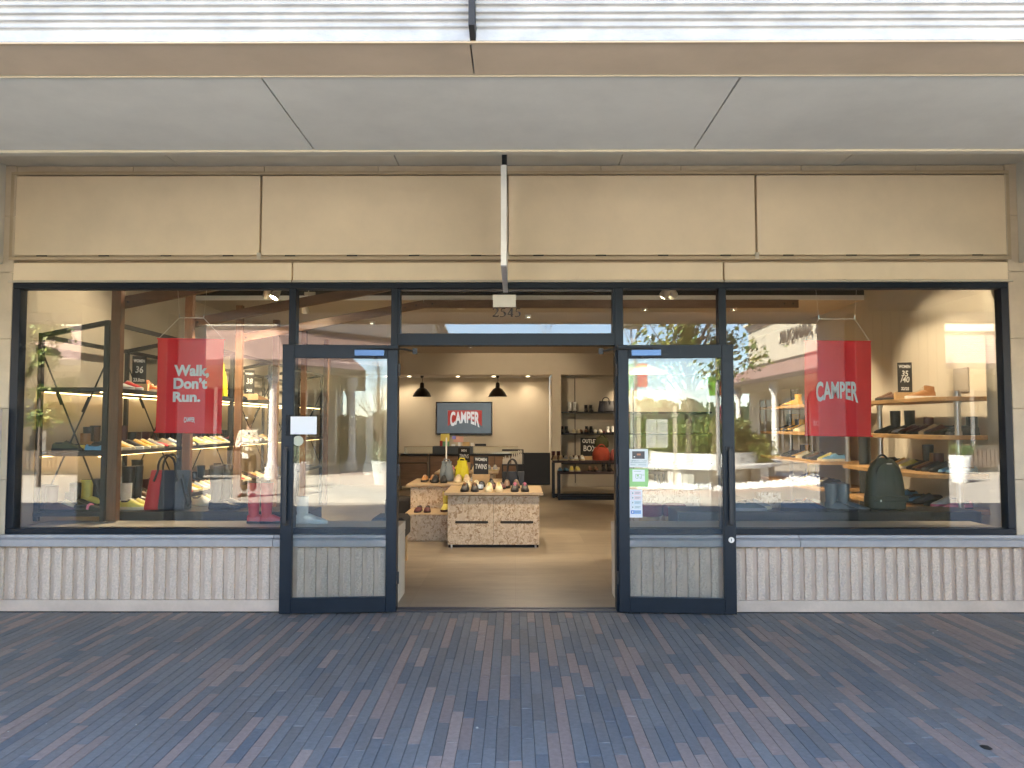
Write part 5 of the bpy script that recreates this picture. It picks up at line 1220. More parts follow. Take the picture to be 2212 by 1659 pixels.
q = P(646, 952, -.16); poly = [(q.x + .043*math.cos(2*math.pi*i/24), q.z + .043*math.sin(2*math.pi*i/24)) for i in range(24)]
mb, _, _ = on_door(HXL, -1, '', '', '', 635, 657, 941, 963, None, .008, shape=poly)
tag(build('round_sticker', mb, M('pale_green_sticker', (.50, .52, .40), .6)), 'pale round sticker on the left door glass under the paper', 'sticker')
def sticker(label, x0, x1, y0, y1, m, off=.008):
    mb, (a, b), yof = on_door(HXR, 1, '', '', '', x0, x1, y0, y1, None, off)
    t = thing('sticker', label, 'sticker', ((a.x + b.x)/2, yof((a.x + b.x)/2) , a.z)); build('sheet', mb, m, t); return t, yof
def sub(t, x0, x1, y0, y1, m, nm='print', off=.0095):
    mb, _, _ = on_door(HXR, 1, '', '', '', x0, x1, y0, y1, None, off); return build(nm, mb, m, t)
pale = M('pale_sticker', (.72, .76, .74), .5, 0, .02); grn = M('green_sticker', (.32, .60, .22), .5, 0, .02); wht = M('white_sticker', (.8, .82, .80), .5, 0, .01)
dk = M('dark_card_print', (.09, .08, .08), .5, 0, .2, 60); inkg = M('grey_ink', (.25, .33, .33), .6); 
t, yof = sticker('white credit card notice sticker, topmost on the right door glass', 1360.5, 1401, 970, 1010, pale)
sub(t, 1367, 1393.5, 975, 991.5, dk, 'card_picture'); sub(t, 1377, 1385, 980, 984, M('card_orange', (.5, .2, .1), .5), 'card_mark', .0105); sub(t, 1370, 1373, 986, 988, wht, 'card_mark', .0105)
def sticker_text(t, body, x0, x1, y0, y1, m=inkg):
    a, b = P(x0, y1, -.16), P(x1, y0, -.16); me = text_mesh('print', body, 1.0, 0, .01)
    if not me.vertices: return
    xs = [v.co.x for v in me.vertices]; ys = [v.co.y for v in me.vertices]; X0_, X1_, Y0_, Y1_ = min(xs), max(xs), min(ys), max(ys)
    for v in me.vertices:
        v.co.x = (v.co.x - X0_) / (X1_ - X0_) * (b.x - a.x); v.co.y = (v.co.y - Y0_) / (Y1_ - Y0_) * (b.z - a.z); v.co.z = 0
    put_text('print', me, m, t, (a.x, -.115 - abs(a.x - HXR) * .0777 - .0108, a.z), (R(90), 0, -math.atan(.0777)))
sticker_text(t, '\u4e09\u83f1\u5730\u6240\u30b0\u30eb\u30fc\u30d7CARD', 1363, 1398, 994, 997.5)
for i, (u, v, yy) in enumerate(((1363, 1397, 999.5), (1363, 1374, 1004), (1380, 1397, 1004))): sub(t, u, v, yy, yy + .9, inkg, 'print')
t, yof = sticker('green bordered sticker with a small line drawing, second down on the right door glass', 1361, 1401.5, 1012.5, 1052, grn)
sub(t, 1367.5, 1394, 1015, 1041, wht, 'white_square', .009)
fig = ((1374, 1387, 1024.5, 1025.5), (1374, 1375, 1024.5, 1033), (1386, 1387, 1024.5, 1033), (1379, 1380, 1030, 1034), (1383, 1384, 1030, 1034), (1388, 1393, 1026, 1027), (1375, 1379, 1033.5, 1034.5), (1384, 1387, 1033.5, 1034.5), (1370, 1386, 1018, 1019))
for f_ in fig: sub(t, *f_, M('soft_green_ink', (.35, .5, .35), .6), 'line_drawing', .0100)
sub(t, 1377, 1381, 1026, 1029.5, grn, 'line_drawing', .0102)
t, yof = sticker('tall pale sticker of five small service symbols, lowest on the right door glass', 1361.5, 1388.5, 1058, 1119, M('lilac_sticker', (.74, .76, .78), .5))
for i, (yy, col) in enumerate(((1062, (.78, .62, .62)), (1072, (.75, .62, .62)), (1082.5, (.50, .62, .68)), (1092.5, (.60, .68, .70)), (1103, (.25, .42, .70)))):
    m_ = M('service_mark_%d' % i, col, .5)
    sub(t, 1364, 1386, yy, yy + 8, m_, 'service_mark', .009); sub(t, 1365, 1371, yy + 1, yy + 7, wht if i != 4 else M('service_blue', (.08, .18, .50), .5), 'service_symbol', .0100)
    sub(t, 1373, 1384.5, yy + 2.4, yy + 3.3, inkg, 'print', .0100); sub(t, 1373, 1382, yy + 4.6, yy + 5.4, inkg, 'print', .0100)
    mb, (a, b), _ = on_door(HXR, 1, '', '', '', 1366.6, 1369.4, yy + 2.4, yy + 5.6, None, .0106); build('service_symbol', mb, inkg if i != 4 else wht, t)
sticker_text(t, 'A B C D E F', 1364, 1386, 1059, 1061) if False else None
# ================================================================== COURTYARD (behind the viewer, seen in the glass)
def V(X, d, Z=0.0): return Vector((X, 6.7 - d, Z))       # d: distance seen in the mirror
bwall = M('cream_building_wall', (.62, .56, .43), .85, 0, .04, 1.5)
rooft = M('red_brown_roof_tile', (.37, .25, .21), .8, 0, .14, 3, .2, 30)
flash = M('brown_flashing', (.12, .09, .07), .7)
dglass = M('dark_shop_glass', (.03, .035, .04), .08, 0, .02)
colw = M('white_column', (.78, .77, .72), .6, 0, .03)
def wallrun(name, pts, z0, z1, th, m, parent):
    mb = MB()
    for a, b in zip(pts[:-1], pts[1:]):
        a, b = Vector((*a, 0)), Vector((*b, 0)); t = (b - a).normalized(); nn = Vector((t.y, -t.x, 0)) * th
        mb.prism([(a.x, a.y), (b.x, b.y), (b.x + nn.x, b.y + nn.y), (a.x + nn.x, a.y + nn.y)], z0, z1)
    return build(name, mb, m, parent)
def arcade_building(label, wall, eave, zw0, zw1, zeave, cols, shopx=True, flip=1):
    W_ = [V(*p).xy for p in wall]; E = [V(*p).xy for p in eave]
    t = thing('arcade_building', label, 'building', (W_[0].x, W_[0].y, 0))
    wallrun('upper_wall', [(p.x, p.y) for p in W_], 0, zw1, .3 * flip, bwall, t)
    # cornice
    def off(pts, d):
        out = []
        for i, p in enumerate(pts):
            a = pts[max(i-1, 0)]; b = pts[min(i+1, len(pts)-1)]
            v = (b - a).normalized() if (b - a).length else Vector((1, 0)); n_ = Vector((-v.y, v.x)) * flip
            out.append(p + n_ * d)
        return out
    for k, (dd, h) in enumerate(((.10, .12), (.2, .24), (.3, .36))):
        o_ = off(W_, dd); wallrun('cornice', [(p.x, p.y) for p in o_], zw1 - .36 + h - .115, zw1 - .36 + h, (.3 + dd) * flip, cornice_m if k < 2 else bwall, t)
    # skirt roof in courses
    mb = MB(); n_ = 16
    for c in range(n_):
        f0, f1 = c / n_, (c + 1) / n_
        for i in range(len(W_) - 1):
            p0, p1 = E[i].lerp(W_[i], f0), E[i+1].lerp(W_[i+1], f0); q0, q1 = E[i].lerp(W_[i], f1), E[i+1].lerp(W_[i+1], f1)
            za, zb_ = zeave + (zw0 - zeave) * f0, zeave + (zw0 - zeave) * f1
            mb.add([(p0.x, p0.y, za + .03), (p1.x, p1.y, za + .03), (q1.x, q1.y, zb_), (q0.x, q0.y, zb_), (p0.x, p0.y, za), (p1.x, p1.y, za)], [(0,1,2,3), (4,5,1,0)])
    build('roof', mb, rooft, t)
    o_ = off(W_, .05); wallrun('flashing', [(p.x, p.y) for p in o_], zw0 - .02, zw0 + .13, .06 * flip, flash, t)
    # eave board and soffit
    wallrun('eave_board', [(p.x, p.y) for p in E], zeave - .16, zeave - .001, .08 * flip, flash, t)
    mb = MB()
    for i in range(len(W_) - 1): mb.add([(E[i].x, E[i].y, zeave - .15), (E[i+1].x, E[i+1].y, zeave - .15), (W_[i+1].x, W_[i+1].y, zeave - .15), (W_[i].x, W_[i].y, zeave - .15)], [(0,1,2,3)])
    build('eave_soffit', mb, bwall, t)
    # columns
    prof_ = [(.20, 0), (.20, .35), (.145, .36), (.15, .42), (.12, .48), (.115, 1.4), (.10, 2.72), (.13, 2.74), (.13, 2.8), (.16, 2.84), (.19, 2.90), (.19, 3.0), (.17, 3.0), (.17, zeave - .16)]
    cme = MB().lathe(prof_, n=18).mesh('column', mats=(colw,), smooth=30)
    for p in cols:
        q = V(*p); inst('column', cme, t, (q.x - W_[0].x, q.y - W_[0].y, 0))
    return t, W_, E
lb, LW, LE = arcade_building('cream outlet building with red brown skirt roof, left in the window reflection',
    [(-30, 24.5), (-7.6, 24.5), (-3.2, 29.6), (-3.6, 40)], [(-30, 21.7), (-6.45, 21.7), (-2.0, 27.0), (-2.5, 40)], 4.58, 5.9, 3.4,
    [(-26, 22.3), (-21, 22.3), (-16.5, 22.3), (-11.7, 22.3), (-7.0, 22.3), (-4.6, 24.4), (-2.45, 26.9), (-2.9, 33)])
rb_, RW, RE = arcade_building('cream outlet building with sign lettering over a tiled skirt roof, right in the window reflection',
    [(12.9, 42.7), (12.9, 26.0), (34, 26.0)], [(9.7, 42.7), (9.7, 23.2), (34, 23.2)], 4.58, 7.0, 3.4,
    [(10.1, 25.3), (10.1, 30.2), (10.1, 35.1), (10.1, 40), (15, 23.8), (19.5, 23.8), (24, 23.8)], flip=1)
# shop windows on the opposite buildings
def shopwin(parent, a, b, nwin, z0, z1, off_):
    a, b = V(*a), V(*b); t = (b - a); L = t.length; t.normalize(); nn = Vector((-t.y, t.x, 0)) * off_
    base = WL[parent.name]
    for i in range(nwin):
        p0 = a + t * (L * (i + .08) / nwin) + nn; p1 = a + t * (L * (i + .92) / nwin) + nn; k = nn.normalized() * .05
        mb = MB().prism([(p0.x, p0.y), (p1.x, p1.y), (p1.x + k.x, p1.y + k.y), (p0.x + k.x, p0.y + k.y)], z0, z1)
        w_ = build('window', mb, dglass, parent)
        k2 = nn.normalized() * .09; fm = MB()
        for s0, s1 in ((0, .03), (.32, .35), (.66, .69), (.97, 1)):
            q0, q1 = p0.lerp(p1, s0), p0.lerp(p1, s1); fm.prism([(q0.x, q0.y), (q1.x, q1.y), (q1.x + k2.x, q1.y + k2.y), (q0.x + k2.x, q0.y + k2.y)], z0 - .05, z1 + .05)
        build('frame', fm, white_m, w_)
shopwin(lb, (-29, 24.5), (-8, 24.5), 5, .6, 2.7, .02); shopwin(lb, (-7.4, 24.8), (-3.5, 29.3), 2, .3, 2.7, .02)
shopwin(rb_, (12.9, 41), (12.9, 26.6), 4, .3, 2.8, .02); shopwin(rb_, (13.5, 26), (33, 26), 4, .9, 2.7, .02)
# low grooved plinth wall bands
for par, run in ((lb, [(-30, 24.45), (-7.55, 24.45)]), (rb_, [(13, 25.9), (34, 25.9)])):
    pts = [V(*p) for p in run]; mb = MB(); n_ = int((pts[1] - pts[0]).length / .14)
    for i in range(n_): 
        x = pts[0].x + .14 * i; mb.box(x, x + .115, pts[0].y, pts[0].y + .06, .15, .75)
    build('grooved_band', mb, riser_m, par, kind='stuff')
# sign lettering on the right building (faces -x)
me = text_mesh('sign_lettering', 'UNDER ARMOUR', 1.0, .06, .0, spacing=1.12); xs = [v.co.x for v in me.vertices]; k = 7.6 / (max(xs) - min(xs))
for v in me.vertices: v.co.x *= k; v.co.y *= k * .95
put_text('sign_lettering', me, M('dark_sign_letters', (.10, .085, .07), .6), rb_, (12.80, V(0, 33.5).y, 5.70), (R(90), 0, R(-90)))
# storefront poster
mb = MB().box(12.78, 12.84, V(0, 33.6).y, V(0, 30.6).y, 1.1, 3.0)
po = build('poster', mb, M('red_poster', (.50, .06, .05), .6), rb_)
lg = MB()
for s_ in (1, -1):
    pts = [(12.772, V(0, 32.1).y + .35 * math.cos(R(a)), 2.35 + s_ * (.30 - .22 * math.sin(R(a)))) for a in range(15, 166, 15)]
    lg.tube(pts, .045, 6)
build('logo', lg, paper_m, po)
me = text_mesh('print', 'UNDER ARMOUR', .3, .01, .01); put_text('print', me, paper_m, po, (12.772, V(0, 32.1).y, 1.6), (R(90), 0, R(-90)))
# ------------------------------------------------------------------ greenery
def tree(name, label, cat, loc, h, crown_r, crown_h, z0, nleaf, ls, cols, trunk_r=.07, seed=1, bare=False, clusters=26, group=None, sparse=.5):
    rr_ = random.Random(seed); t = thing(name, label, cat, loc, 0, group); x, y, z = loc
    bark = M('grey_bark', (.13, .10, .075), .9, 0, .2, 12, .4, 30)
    tb = MB(); top = (x + rr_.uniform(-.1, .1), y, z + h * .86)
    tb.tube([(x, y, z), (x + rr_.uniform(-.05, .05), y, z + h * .35), (x + rr_.uniform(-.1, .1), y, z + h * .62), top], [trunk_r, trunk_r * .8, trunk_r * .5, trunk_r * .15], 8)
    cl = []
    for i in range(clusters):
        a = rr_.uniform(0, 2*math.pi); v = rr_.random(); rad = crown_r * math.sqrt(rr_.uniform(.05, 1)) * (1 - .55 * v ** 1.6) 
        c = Vector((x + rad * math.cos(a), y + rad * math.sin(a), z + z0 + crown_h * v)); cl.append(c)
        zb_ = z + max(z0 * .6, min(h * .8, (c.z - z) * .6)); b = Vector((x, y, zb_))
        tb.tube([b, b.lerp(c, .5) + Vector((0, 0, .06 * rr_.uniform(-1, 1))), c], [trunk_r * .35, trunk_r * .22, trunk_r * .07], 5)
        if bare:
            for _ in range(5):
                e = c + Vector((rr_.uniform(-.3, .3), rr_.uniform(-.3, .3), rr_.uniform(.1, .6))) * crown_r * .6; s0 = b.lerp(c, rr_.uniform(.4, 1)); tb.tube([s0, e], [trunk_r * .12, trunk_r * .03], 4)
    build('trunk', tb, bark, t, smooth=50)
    lm = [M('leaf_%s_%d' % (cols[0], i), c, .6, 0, .25, 8) for i, c in enumerate(cols[1])]
    mb = MB(); per = nleaf // max(1, clusters)
    for c in cl:
        sz = crown_r * rr_.uniform(.16, .36)
        for _ in range(per):
            dv_ = Vector((rr_.gauss(0, 1), rr_.gauss(0, 1), rr_.gauss(0, .8))) * sz * .6; p_ = c + dv_
            n1 = Vector((rr_.gauss(0, 1), rr_.gauss(0, 1), rr_.gauss(.5, 1))).normalized(); u = n1.orthogonal().normalized(); w_ = n1.cross(u); s_ = ls * rr_.uniform(.6, 1.3)
            mb.add([p_ - u * s_, p_ - w_ * s_ * .5, p_ + u * s_, p_ + w_ * s_ * .5], [(0, 1, 2, 3)], rr_.randrange(len(lm)))
    o = build('crown', mb, lm, t)
    return t
GY = ('yellow_green', ((.16, .20, .035), (.10, .16, .03), (.22, .22, .04)))
GG = ('green', ((.07, .13, .035), (.10, .17, .04), (.05, .10, .03)))
GS = ('silver_green', ((.28, .32, .24), (.16, .22, .12), (.36, .38, .28)))
tree('maple_tree', 'small maple tree with yellow green leaves at the far left of the reflection', 'tree', V(-12.0, 19.5), 4.3, .75, 2.6, 1.6, 6000, .07, GY, .06, 3)
tree('courtyard_tree', 'tall leafy courtyard tree behind the planter ring', 'tree', V(4.6, 20.6), 6.6, 1.7, 3.4, 2.7, 6500, .075, GY, .10, 5, clusters=40)
tree('bare_tree', 'bare branched young tree in the hedge, seen in the left door glass', 'tree', V(-1.5, 25.5), 4.2, 1.1, 2.4, 1.3, 500, .04, GS, .05, 8, bare=True, clusters=34)
tree('bare_tree', 'thin bare tree beside the lamp post, seen in the right door glass', 'tree', V(.6, 24.0), 4.0, 1.0, 2.0, 1.6, 300, .04, GY, .04, 9, bare=True, clusters=24)
for i, (X, d, h, r, lab) in enumerate(((5.9, 23.5, 1.7, 1.0, 'round yellow green shrub at the right of the planter ring'), (3.8, 24.5, 1.45, 1.2, 'wide yellow green shrub at the back of the planter ring'), (2.1, 24.0, 1.3, 1.0, 'low shrub at the left of the planter ring'),
        (6.6, 22.2, 1.0, .8, 'small flowering shrub spilling over the right of the planter ring'), (4.4, 22.2, .9, .8, 'small low shrub at the front of the planter ring'), (.4, 27, 1.4, 1.2, 'green shrub in the bed beyond the parasol'))):
    tree('shrub', lab, 'shrub', V(X, d, .3), h, r, h * .8, h * .15, 4200, .05, GY if i != 5 else GG, .03, 20 + i, clusters=34)
hd = MB(); rr_ = random.Random(3); hm = [M('leaf_hedge_%d' % i, c, .6, 0, .25, 6) for i, c in enumerate(((.10, .15, .04), (.07, .11, .03), (.16, .18, .05)))]
for i in range(26000):
    X = rr_.uniform(-6, 9.5); d = 31 + rr_.uniform(0, 1.2); z = rr_.uniform(.1, 1.75 + .2 * math.sin(X * 1.7))
    p_ = V(X, d, z); s_ = rr_.uniform(.05, .10); n1 = Vector((rr_.gauss(0, 1), rr_.gauss(0, 1), rr_.gauss(0, 1))).normalized(); u = n1.orthogonal().normalized(); w_ = n1.cross(u)
    hd.add([p_ - u*s_, p_ - w_*s_*.6, p_ + u*s_, p_ + w_*s_*.6], [(0,1,2,3)], rr_.randrange(3))
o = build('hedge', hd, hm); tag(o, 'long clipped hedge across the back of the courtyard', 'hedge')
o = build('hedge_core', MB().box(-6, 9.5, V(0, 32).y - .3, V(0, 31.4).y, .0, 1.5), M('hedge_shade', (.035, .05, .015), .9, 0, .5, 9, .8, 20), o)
# far woods
fw = MB(); fm_ = [M('far_leaf_%d' % i, c, .9, 0, .2, .5) for i, c in enumerate(((.045, .075, .035), (.06, .09, .035), (.03, .055, .03)))]
for i in range(9000):
    a = rr_.uniform(-.9, .9); d = 110 + rr_.uniform(0, 30); X = d * math.tan(a) if abs(a) < .8 else 0
    zt_ = 3.0 + 2.2 * math.sin(a * 9) + 1.2 * math.sin(a * 31 + 1) + rr_.uniform(-.5, .8)
    p_ = V(X, d, rr_.uniform(-.2, zt_)); s_ = rr_.uniform(.5, 1.2); n1 = Vector((rr_.gauss(0, 1), rr_.gauss(0, 1), rr_.gauss(0, 1))).normalized(); u = n1.orthogonal().normalized(); w_ = n1.cross(u)
    fw.add([p_ - u*s_, p_ - w_*s_, p_ + u*s_, p_ + w_*s_], [(0,1,2,3)], rr_.randrange(3))
o = build('distant_wood', fw, fm_, kind='stuff'); o['label'] = 'distant wooded hills beyond the courtyard'; o['category'] = 'woods'
# planter ring with curved concrete seat
PCX, PCY = 4.4, V(0, 23.6).y
pl = thing('planter_ring', 'round white stone planter with a curved pale concrete seat in the courtyard', 'planter', (PCX, PCY, 0))
def ringmesh(r0, r1, z0, z1, a0, a1, n=40, c=(PCX, PCY), jit=0):
    mb = MB(); vs = []
    for i in range(n + 1):
        a = R(a0 + (a1 - a0) * i / n)
        for r, z in ((r0, z0), (r1, z0), (r1, z1), (r0, z1)): vs.append((c[0] + (r + rr_.uniform(-jit, jit)) * math.cos(a), c[1] + (r + rr_.uniform(-jit, jit)) * math.sin(a), z + (rr_.uniform(-jit, jit) if z > 0 else 0)))
    fs = [(i*4+k, i*4+(k+1)%4, (i+1)*4+(k+1)%4, (i+1)*4+k) for i in range(n) for k in range(4)]
    if a1 - a0 < 359: fs += [(0,3,2,1), tuple(n*4 + k for k in range(4))]
    return mb.add(vs, fs)
build('soil', ringmesh(.01, 2.8, .0, .3, 0, 360), M('dark_soil', (.05, .035, .02), .95), pl)
build('wall', ringmesh(2.81, 3.0, .0, .42, 0, 360), M('rough_white_stone', (.62, .60, .56), .9, 0, .15, 10, 1.0, 30), pl)
build('seat', ringmesh(2.9, 3.5, .40, .50, -10, 190, 40), M('pale_concrete', (.62, .61, .58), .6, 0, .05, 6), pl, bevel=.01)
build('seat_back', ringmesh(2.92, 3.0, .501, .80, -10, 190, 40), M('pale_concrete', (.62, .61, .58)), pl)
for a in (0, 45, 90, 135, 180): build('seat_leg', ringmesh(3.1, 3.4, 0, .395, a - 4, a + 4, 4), M('rough_white_stone', (.6, .6, .6)), pl)
gs = MB()
for i in range(900):
    a = rr_.uniform(-10, 190); r = rr_.uniform(3.7, 4.7); x, y = PCX + r * math.cos(R(a)), PCY + r * math.sin(R(a)); s_ = rr_.uniform(.05, .09)
    gs.add([(x + s_*math.cos(k*1.26 + a), y + s_*math.sin(k*1.26 + a), .0) for k in range(5)] + [(x, y, s_*1.3)], [(k, (k+1) % 5, 5) for k in range(5)])
build('white_pebbles', gs, M('white_pebble', (.7, .69, .66), .8), kind='stuff')
# pots
def pot(label, X, d, h, r, leaf, seed, tall=False):
    q = V(X, d); t = thing('plant_pot', label, 'planter', q)
    build('pot', MB().lathe([(r*.68, 0), (r*.72, .02), (r*1.0, h), (r*.92, h), (r*.85, h - .06), (.01, h - .06)], q, 24), M('glossy_white_pot', (.8, .8, .79), .3), t, smooth=40)
    lm = [M('leaf_%s_%d' % (leaf[0], i), c) for i, c in enumerate(leaf[1])]; rr_ = random.Random(seed); mb = MB(); st = MB()
    for i in range(26):
        a = rr_.uniform(0, 6.28); e = q + Vector((math.cos(a)*r*rr_.uniform(.2, 1.5), math.sin(a)*r*rr_.uniform(.2, 1.5), h + rr_.uniform(.1, .5 if tall else .3))); s0 = q + Vector((0, 0, h - .06)); st.tube([s0, s0.lerp(e, .5) + Vector((0, 0, .05)), e], [.008, .006, .003], 4)
        for _ in range(34):
            p_ = s0.lerp(e, rr_.uniform(.45, 1.05)) + Vector((rr_.gauss(0, .05), rr_.gauss(0, .05), rr_.gauss(0, .05))); s_ = rr_.uniform(.015, .035); n1 = Vector((rr_.gauss(0, 1), rr_.gauss(0, 1), rr_.gauss(0, 1))).normalized(); u = n1.orthogonal().normalized(); w_ = n1.cross(u)
            mb.add([p_ - u*s_, p_ - w_*s_*.5, p_ + u*s_, p_ + w_*s_*.5], [(0,1,2,3)], rr_.randrange(len(lm)))
    build('stem', st, M('green_stem', (.12, .16, .05), .7), t); build('foliage', mb, lm, t)
pot('white pot of trailing green plants by the right building', 12.1, 21.2, .74, .30, GG, 1)
pot('tall white pot of silvery plants in the courtyard, seen in the left door glass', -3.45, 20.3, .62, .32, GS, 2, True)
# lamp posts, banner flags
pm = M('grey_lamp_post', (.42, .41, .39), .5, .3)
def lamppost(label, X, d, h):
    q = V(X, d); t = thing('lamp_post', label, 'lamp post', q)
    build('post', MB().tube([q, q + Vector((0, 0, h - .65))], [.06, .045], 12), pm, t, smooth=50)
    build('arm', MB().tube([q + Vector((0, 0, h - .66)), q + Vector((-.24, 0, h - .06))], .014, 6).tube([q + Vector((0, 0, h - .66)), q + Vector((.24, 0, h - .06))], .014, 6).tube([q + Vector((0, 0, h - .66)), q + Vector((0, -.2, h - .06))], .014, 6), pm, t)
    build('head', MB().lathe([(.05, -.05), (.28, -.05), (.30, -.02), (.26, .03), (.05, .06)], q + Vector((0, 0, h)), 24), pm, t, smooth=50)
    return q
lamppost('lamp post with a round flat head, seen through the fanlight beside the doorway', 4.56, 30, 5.35)
q = lamppost('lamp post carrying green and orange pennants', 3.05, 20.2, 4.2)
def flagm(nm, label, poly, y, m): 
    return tag(build(nm, MB().plate(poly, y, y + .006), m), label, 'flag')
flagm('pennant', 'green pennant on the lamp post', [(q.x - .26, 2.78), (q.x - .04, 2.76), (q.x - .06, 2.30), (q.x - .20, 2.30)], q.y, M('lime_flag', (.14, .36, .03), .7))
flagm('pennant', 'orange pennant on the lamp post', [(q.x + .05, 2.76), (q.x + .29, 2.77), (q.x + .16, 2.30), (q.x + .07, 2.30)], q.y, M('orange_flag', (.60, .13, .02), .7))
q = lamppost('lamp post with a tall pink banner', 1.0, 25.0, 5.0)
flagm('street_banner', 'tall pink and orange banner on its lamp post', [(q.x + .06, 2.75), (q.x + .38, 2.75), (q.x + .38, 3.5), (q.x + .06, 3.5)], q.y, M('pink_flag', (.72, .22, .20), .7))
flagm('street_banner', 'tall pale green banner on its lamp post', [(q.x - .38, 2.75), (q.x - .06, 2.75), (q.x - .06, 3.5), (q.x - .38, 3.5)], q.y, M('mint_flag', (.35, .62, .40), .7))
# parasol (folded), notice totem, bench tables
q = V(4.0, 28.0); t = thing('parasol', 'folded maroon parasol on a pole in the courtyard', 'parasol', q)
build('pole', MB().tube([q, q + Vector((0, 0, 2.35))], .025, 8), white_m, t)
n_ = 24; build('canopy', MB().loft([[(q.x + r*(1 + .22*(i % 3 == 0))*math.cos(2*math.pi*i/n_), q.y + r*(1 + .22*(i % 3 == 0))*math.sin(2*math.pi*i/n_), z) for i in range(n_)] for r, z in ((.16, .92), (.20, 1.0), (.10, 1.12), (.21, 1.2), (.18, 1.7), (.09, 2.15), (.02, 2.3))]), M('maroon_canvas', (.22, .03, .05), .8), t, smooth=40)
build('base', MB().lathe([(.3, 0), (.3, .08), (.05, .1)], q, 20), black_st, t)
q = V(1.5, 18.8); t = thing('notice_totem', 'white double notice board between two posts with a dark header', 'notice board', q)
for xx in (-.42, .42): build('post', MB().box(q.x + xx - .05, q.x + xx + .05, q.y - .05, q.y + .05, 0, 1.75).box(q.x + xx - .07, q.x + xx + .07, q.y - .07, q.y + .07, 1.7501, 1.82).box(q.x + xx - .045, q.x + xx + .045, q.y - .045, q.y + .045, 1.8201, 2.0), trim_m, t)
build('header', MB().box(q.x - .365, q.x + .365, q.y - .04, q.y + .04, 1.71, 1.97), M('brown_header', (.10, .07, .05), .6), t)
for i, xx in enumerate((-.13, .13)):
    bd = build('board', MB().box(q.x + xx - .12, q.x + xx + .12, q.y - .03, q.y + .05, 1.03, 1.70), M('grey_white_board', (.50, .50, .48), .7), t)
    ln = MB()
    for j in range(6): ln.box(q.x + xx - .08 + .01*(j % 3), q.x + xx + .08 - .01*(j % 2), q.y + .0505, q.y + .052, 1.60 - j*.09, 1.62 - j*.09)
    build('print', ln, inkg, bd)
for i, (X, d) in enumerate(((3.3, 29.0),)):
    q = V(X, d); t = thing('picnic_table', 'brown timber picnic table beside the parasol', 'table', q)
    for k in range(5): build('plank', MB().box(q.x - .9, q.x + .9, q.y - .4 + k*.16, q.y - .4 + k*.16 + .145, .72, .76), walnut_h, t, bevel=.003)
    for yy in (-.75, .65): build('bench_plank', MB().box(q.x - .9, q.x + .9, q.y + yy, q.y + yy + .22, .42, .46), walnut_h, t, bevel=.003)
    for xx in (-.7, .62): build('leg', MB().beam((q.x + xx, q.y - .75, .02), (q.x + xx, q.y + .2, .72), .07, .07).beam((q.x + xx + .08, q.y + .78, .02), (q.x + xx + .08, q.y - .2, .72), .07, .07).box(q.x + xx - .03, q.x + xx + .05, q.y - .7, q.y + .8, .36, .42), walnut_h, t)
# ================================================================== PERSON
def skinned(name, verts, edges, radii, mat, parent, root=0, sub=2):
    me = bpy.data.meshes.new(name); me.from_pydata([Vector(v) for v in verts], edges, []); me.materials.append(mat)
    o = bpy.data.objects.new(name, me); COL.objects.link(o); o.parent = parent
    sk = o.modifiers.new('skin', 'SKIN'); 
    if not me.skin_vertices: me.skin_vertices.new() if hasattr(me.skin_vertices, 'new') else None
    for i, r in enumerate(radii):
        me.skin_vertices[0].data[i].radius = r if isinstance(r, tuple) else (r, r); me.skin_vertices[0].data[i].use_root = (i == root)
    sk.use_smooth_shade = True
    sb = o.modifiers.new('subdiv', 'SUBSURF'); sb.levels = sub; sb.render_levels = sub
    dg = bpy.context.evaluated_depsgraph_get(); me2 = bpy.data.meshes.new_from_object(o.evaluated_get(dg))
    if len(me2.polygons) > 10:
        o.modifiers.clear(); o.data = me2
    return o
q = V(-5.85, 17.0); per = thing('person', 'person in a cream jacket and dark cap holding white flowers, reflected in the left window', 'person', q, R(180) + R(10))
skin_m = M('skin', (.52, .32, .22), .55, 0, .03); jk = M('cream_jacket', (.62, .55, .42), .85, 0, .05, 20, .2, 30); tr_m = M('brown_trousers', (.10, .065, .04), .85, 0, .08, 20); shirt = M('white_shirt', (.75, .75, .72), .8)
# local: person faces -y (towards the shop after the half turn), x across
body = [(0,0,.98),(0,0,1.15),(0,0,1.36),(0,-.005,1.46),(0,-.01,1.53),(0,-.015,1.62),(0,-.015,1.71),
        (-.09,0,.90),(-.10,-.01,.50),(-.105,.02,.10),(.09,0,.90),(.10,-.01,.50),(.105,.02,.10),
        (-.17,0,1.40),(-.23,-.03,1.13),(-.10,-.24,1.12),(-.02,-.27,1.14),(.17,0,1.40),(.23,-.03,1.13),(.10,-.25,1.10),(.02,-.28,1.12)]
be = [(0,1),(1,2),(2,3),(3,4),(4,5),(5,6),(0,7),(7,8),(8,9),(0,10),(10,11),(11,12),(2,13),(13,14),(14,15),(15,16),(2,17),(17,18),(18,19),(19,20)]
br_ = [(.13,.10),(.12,.09),(.14,.09),.06,.055,(.075,.09),(.06,.075),.085,.06,.04,.085,.06,.04,.06,.045,.032,.03,.06,.045,.032,.03]
skinned('body', body, be, br_, skin_m, per)
skinned('jacket', [(0,0,.86),(0,0,1.0),(0,0,1.2),(0,0,1.38),(0,0,1.45),(-.18,0,1.40),(-.245,-.03,1.13),(-.13,-.22,1.12),(.18,0,1.40),(.245,-.03,1.13),(.13,-.23,1.10)],
        [(0,1),(1,2),(2,3),(3,4),(3,5),(5,6),(6,7),(3,8),(8,9),(9,10)], [(.20,.15),(.19,.14),(.17,.125),(.17,.115),(.075,.075),.085,.07,.055,.085,.07,.055], jk, per)
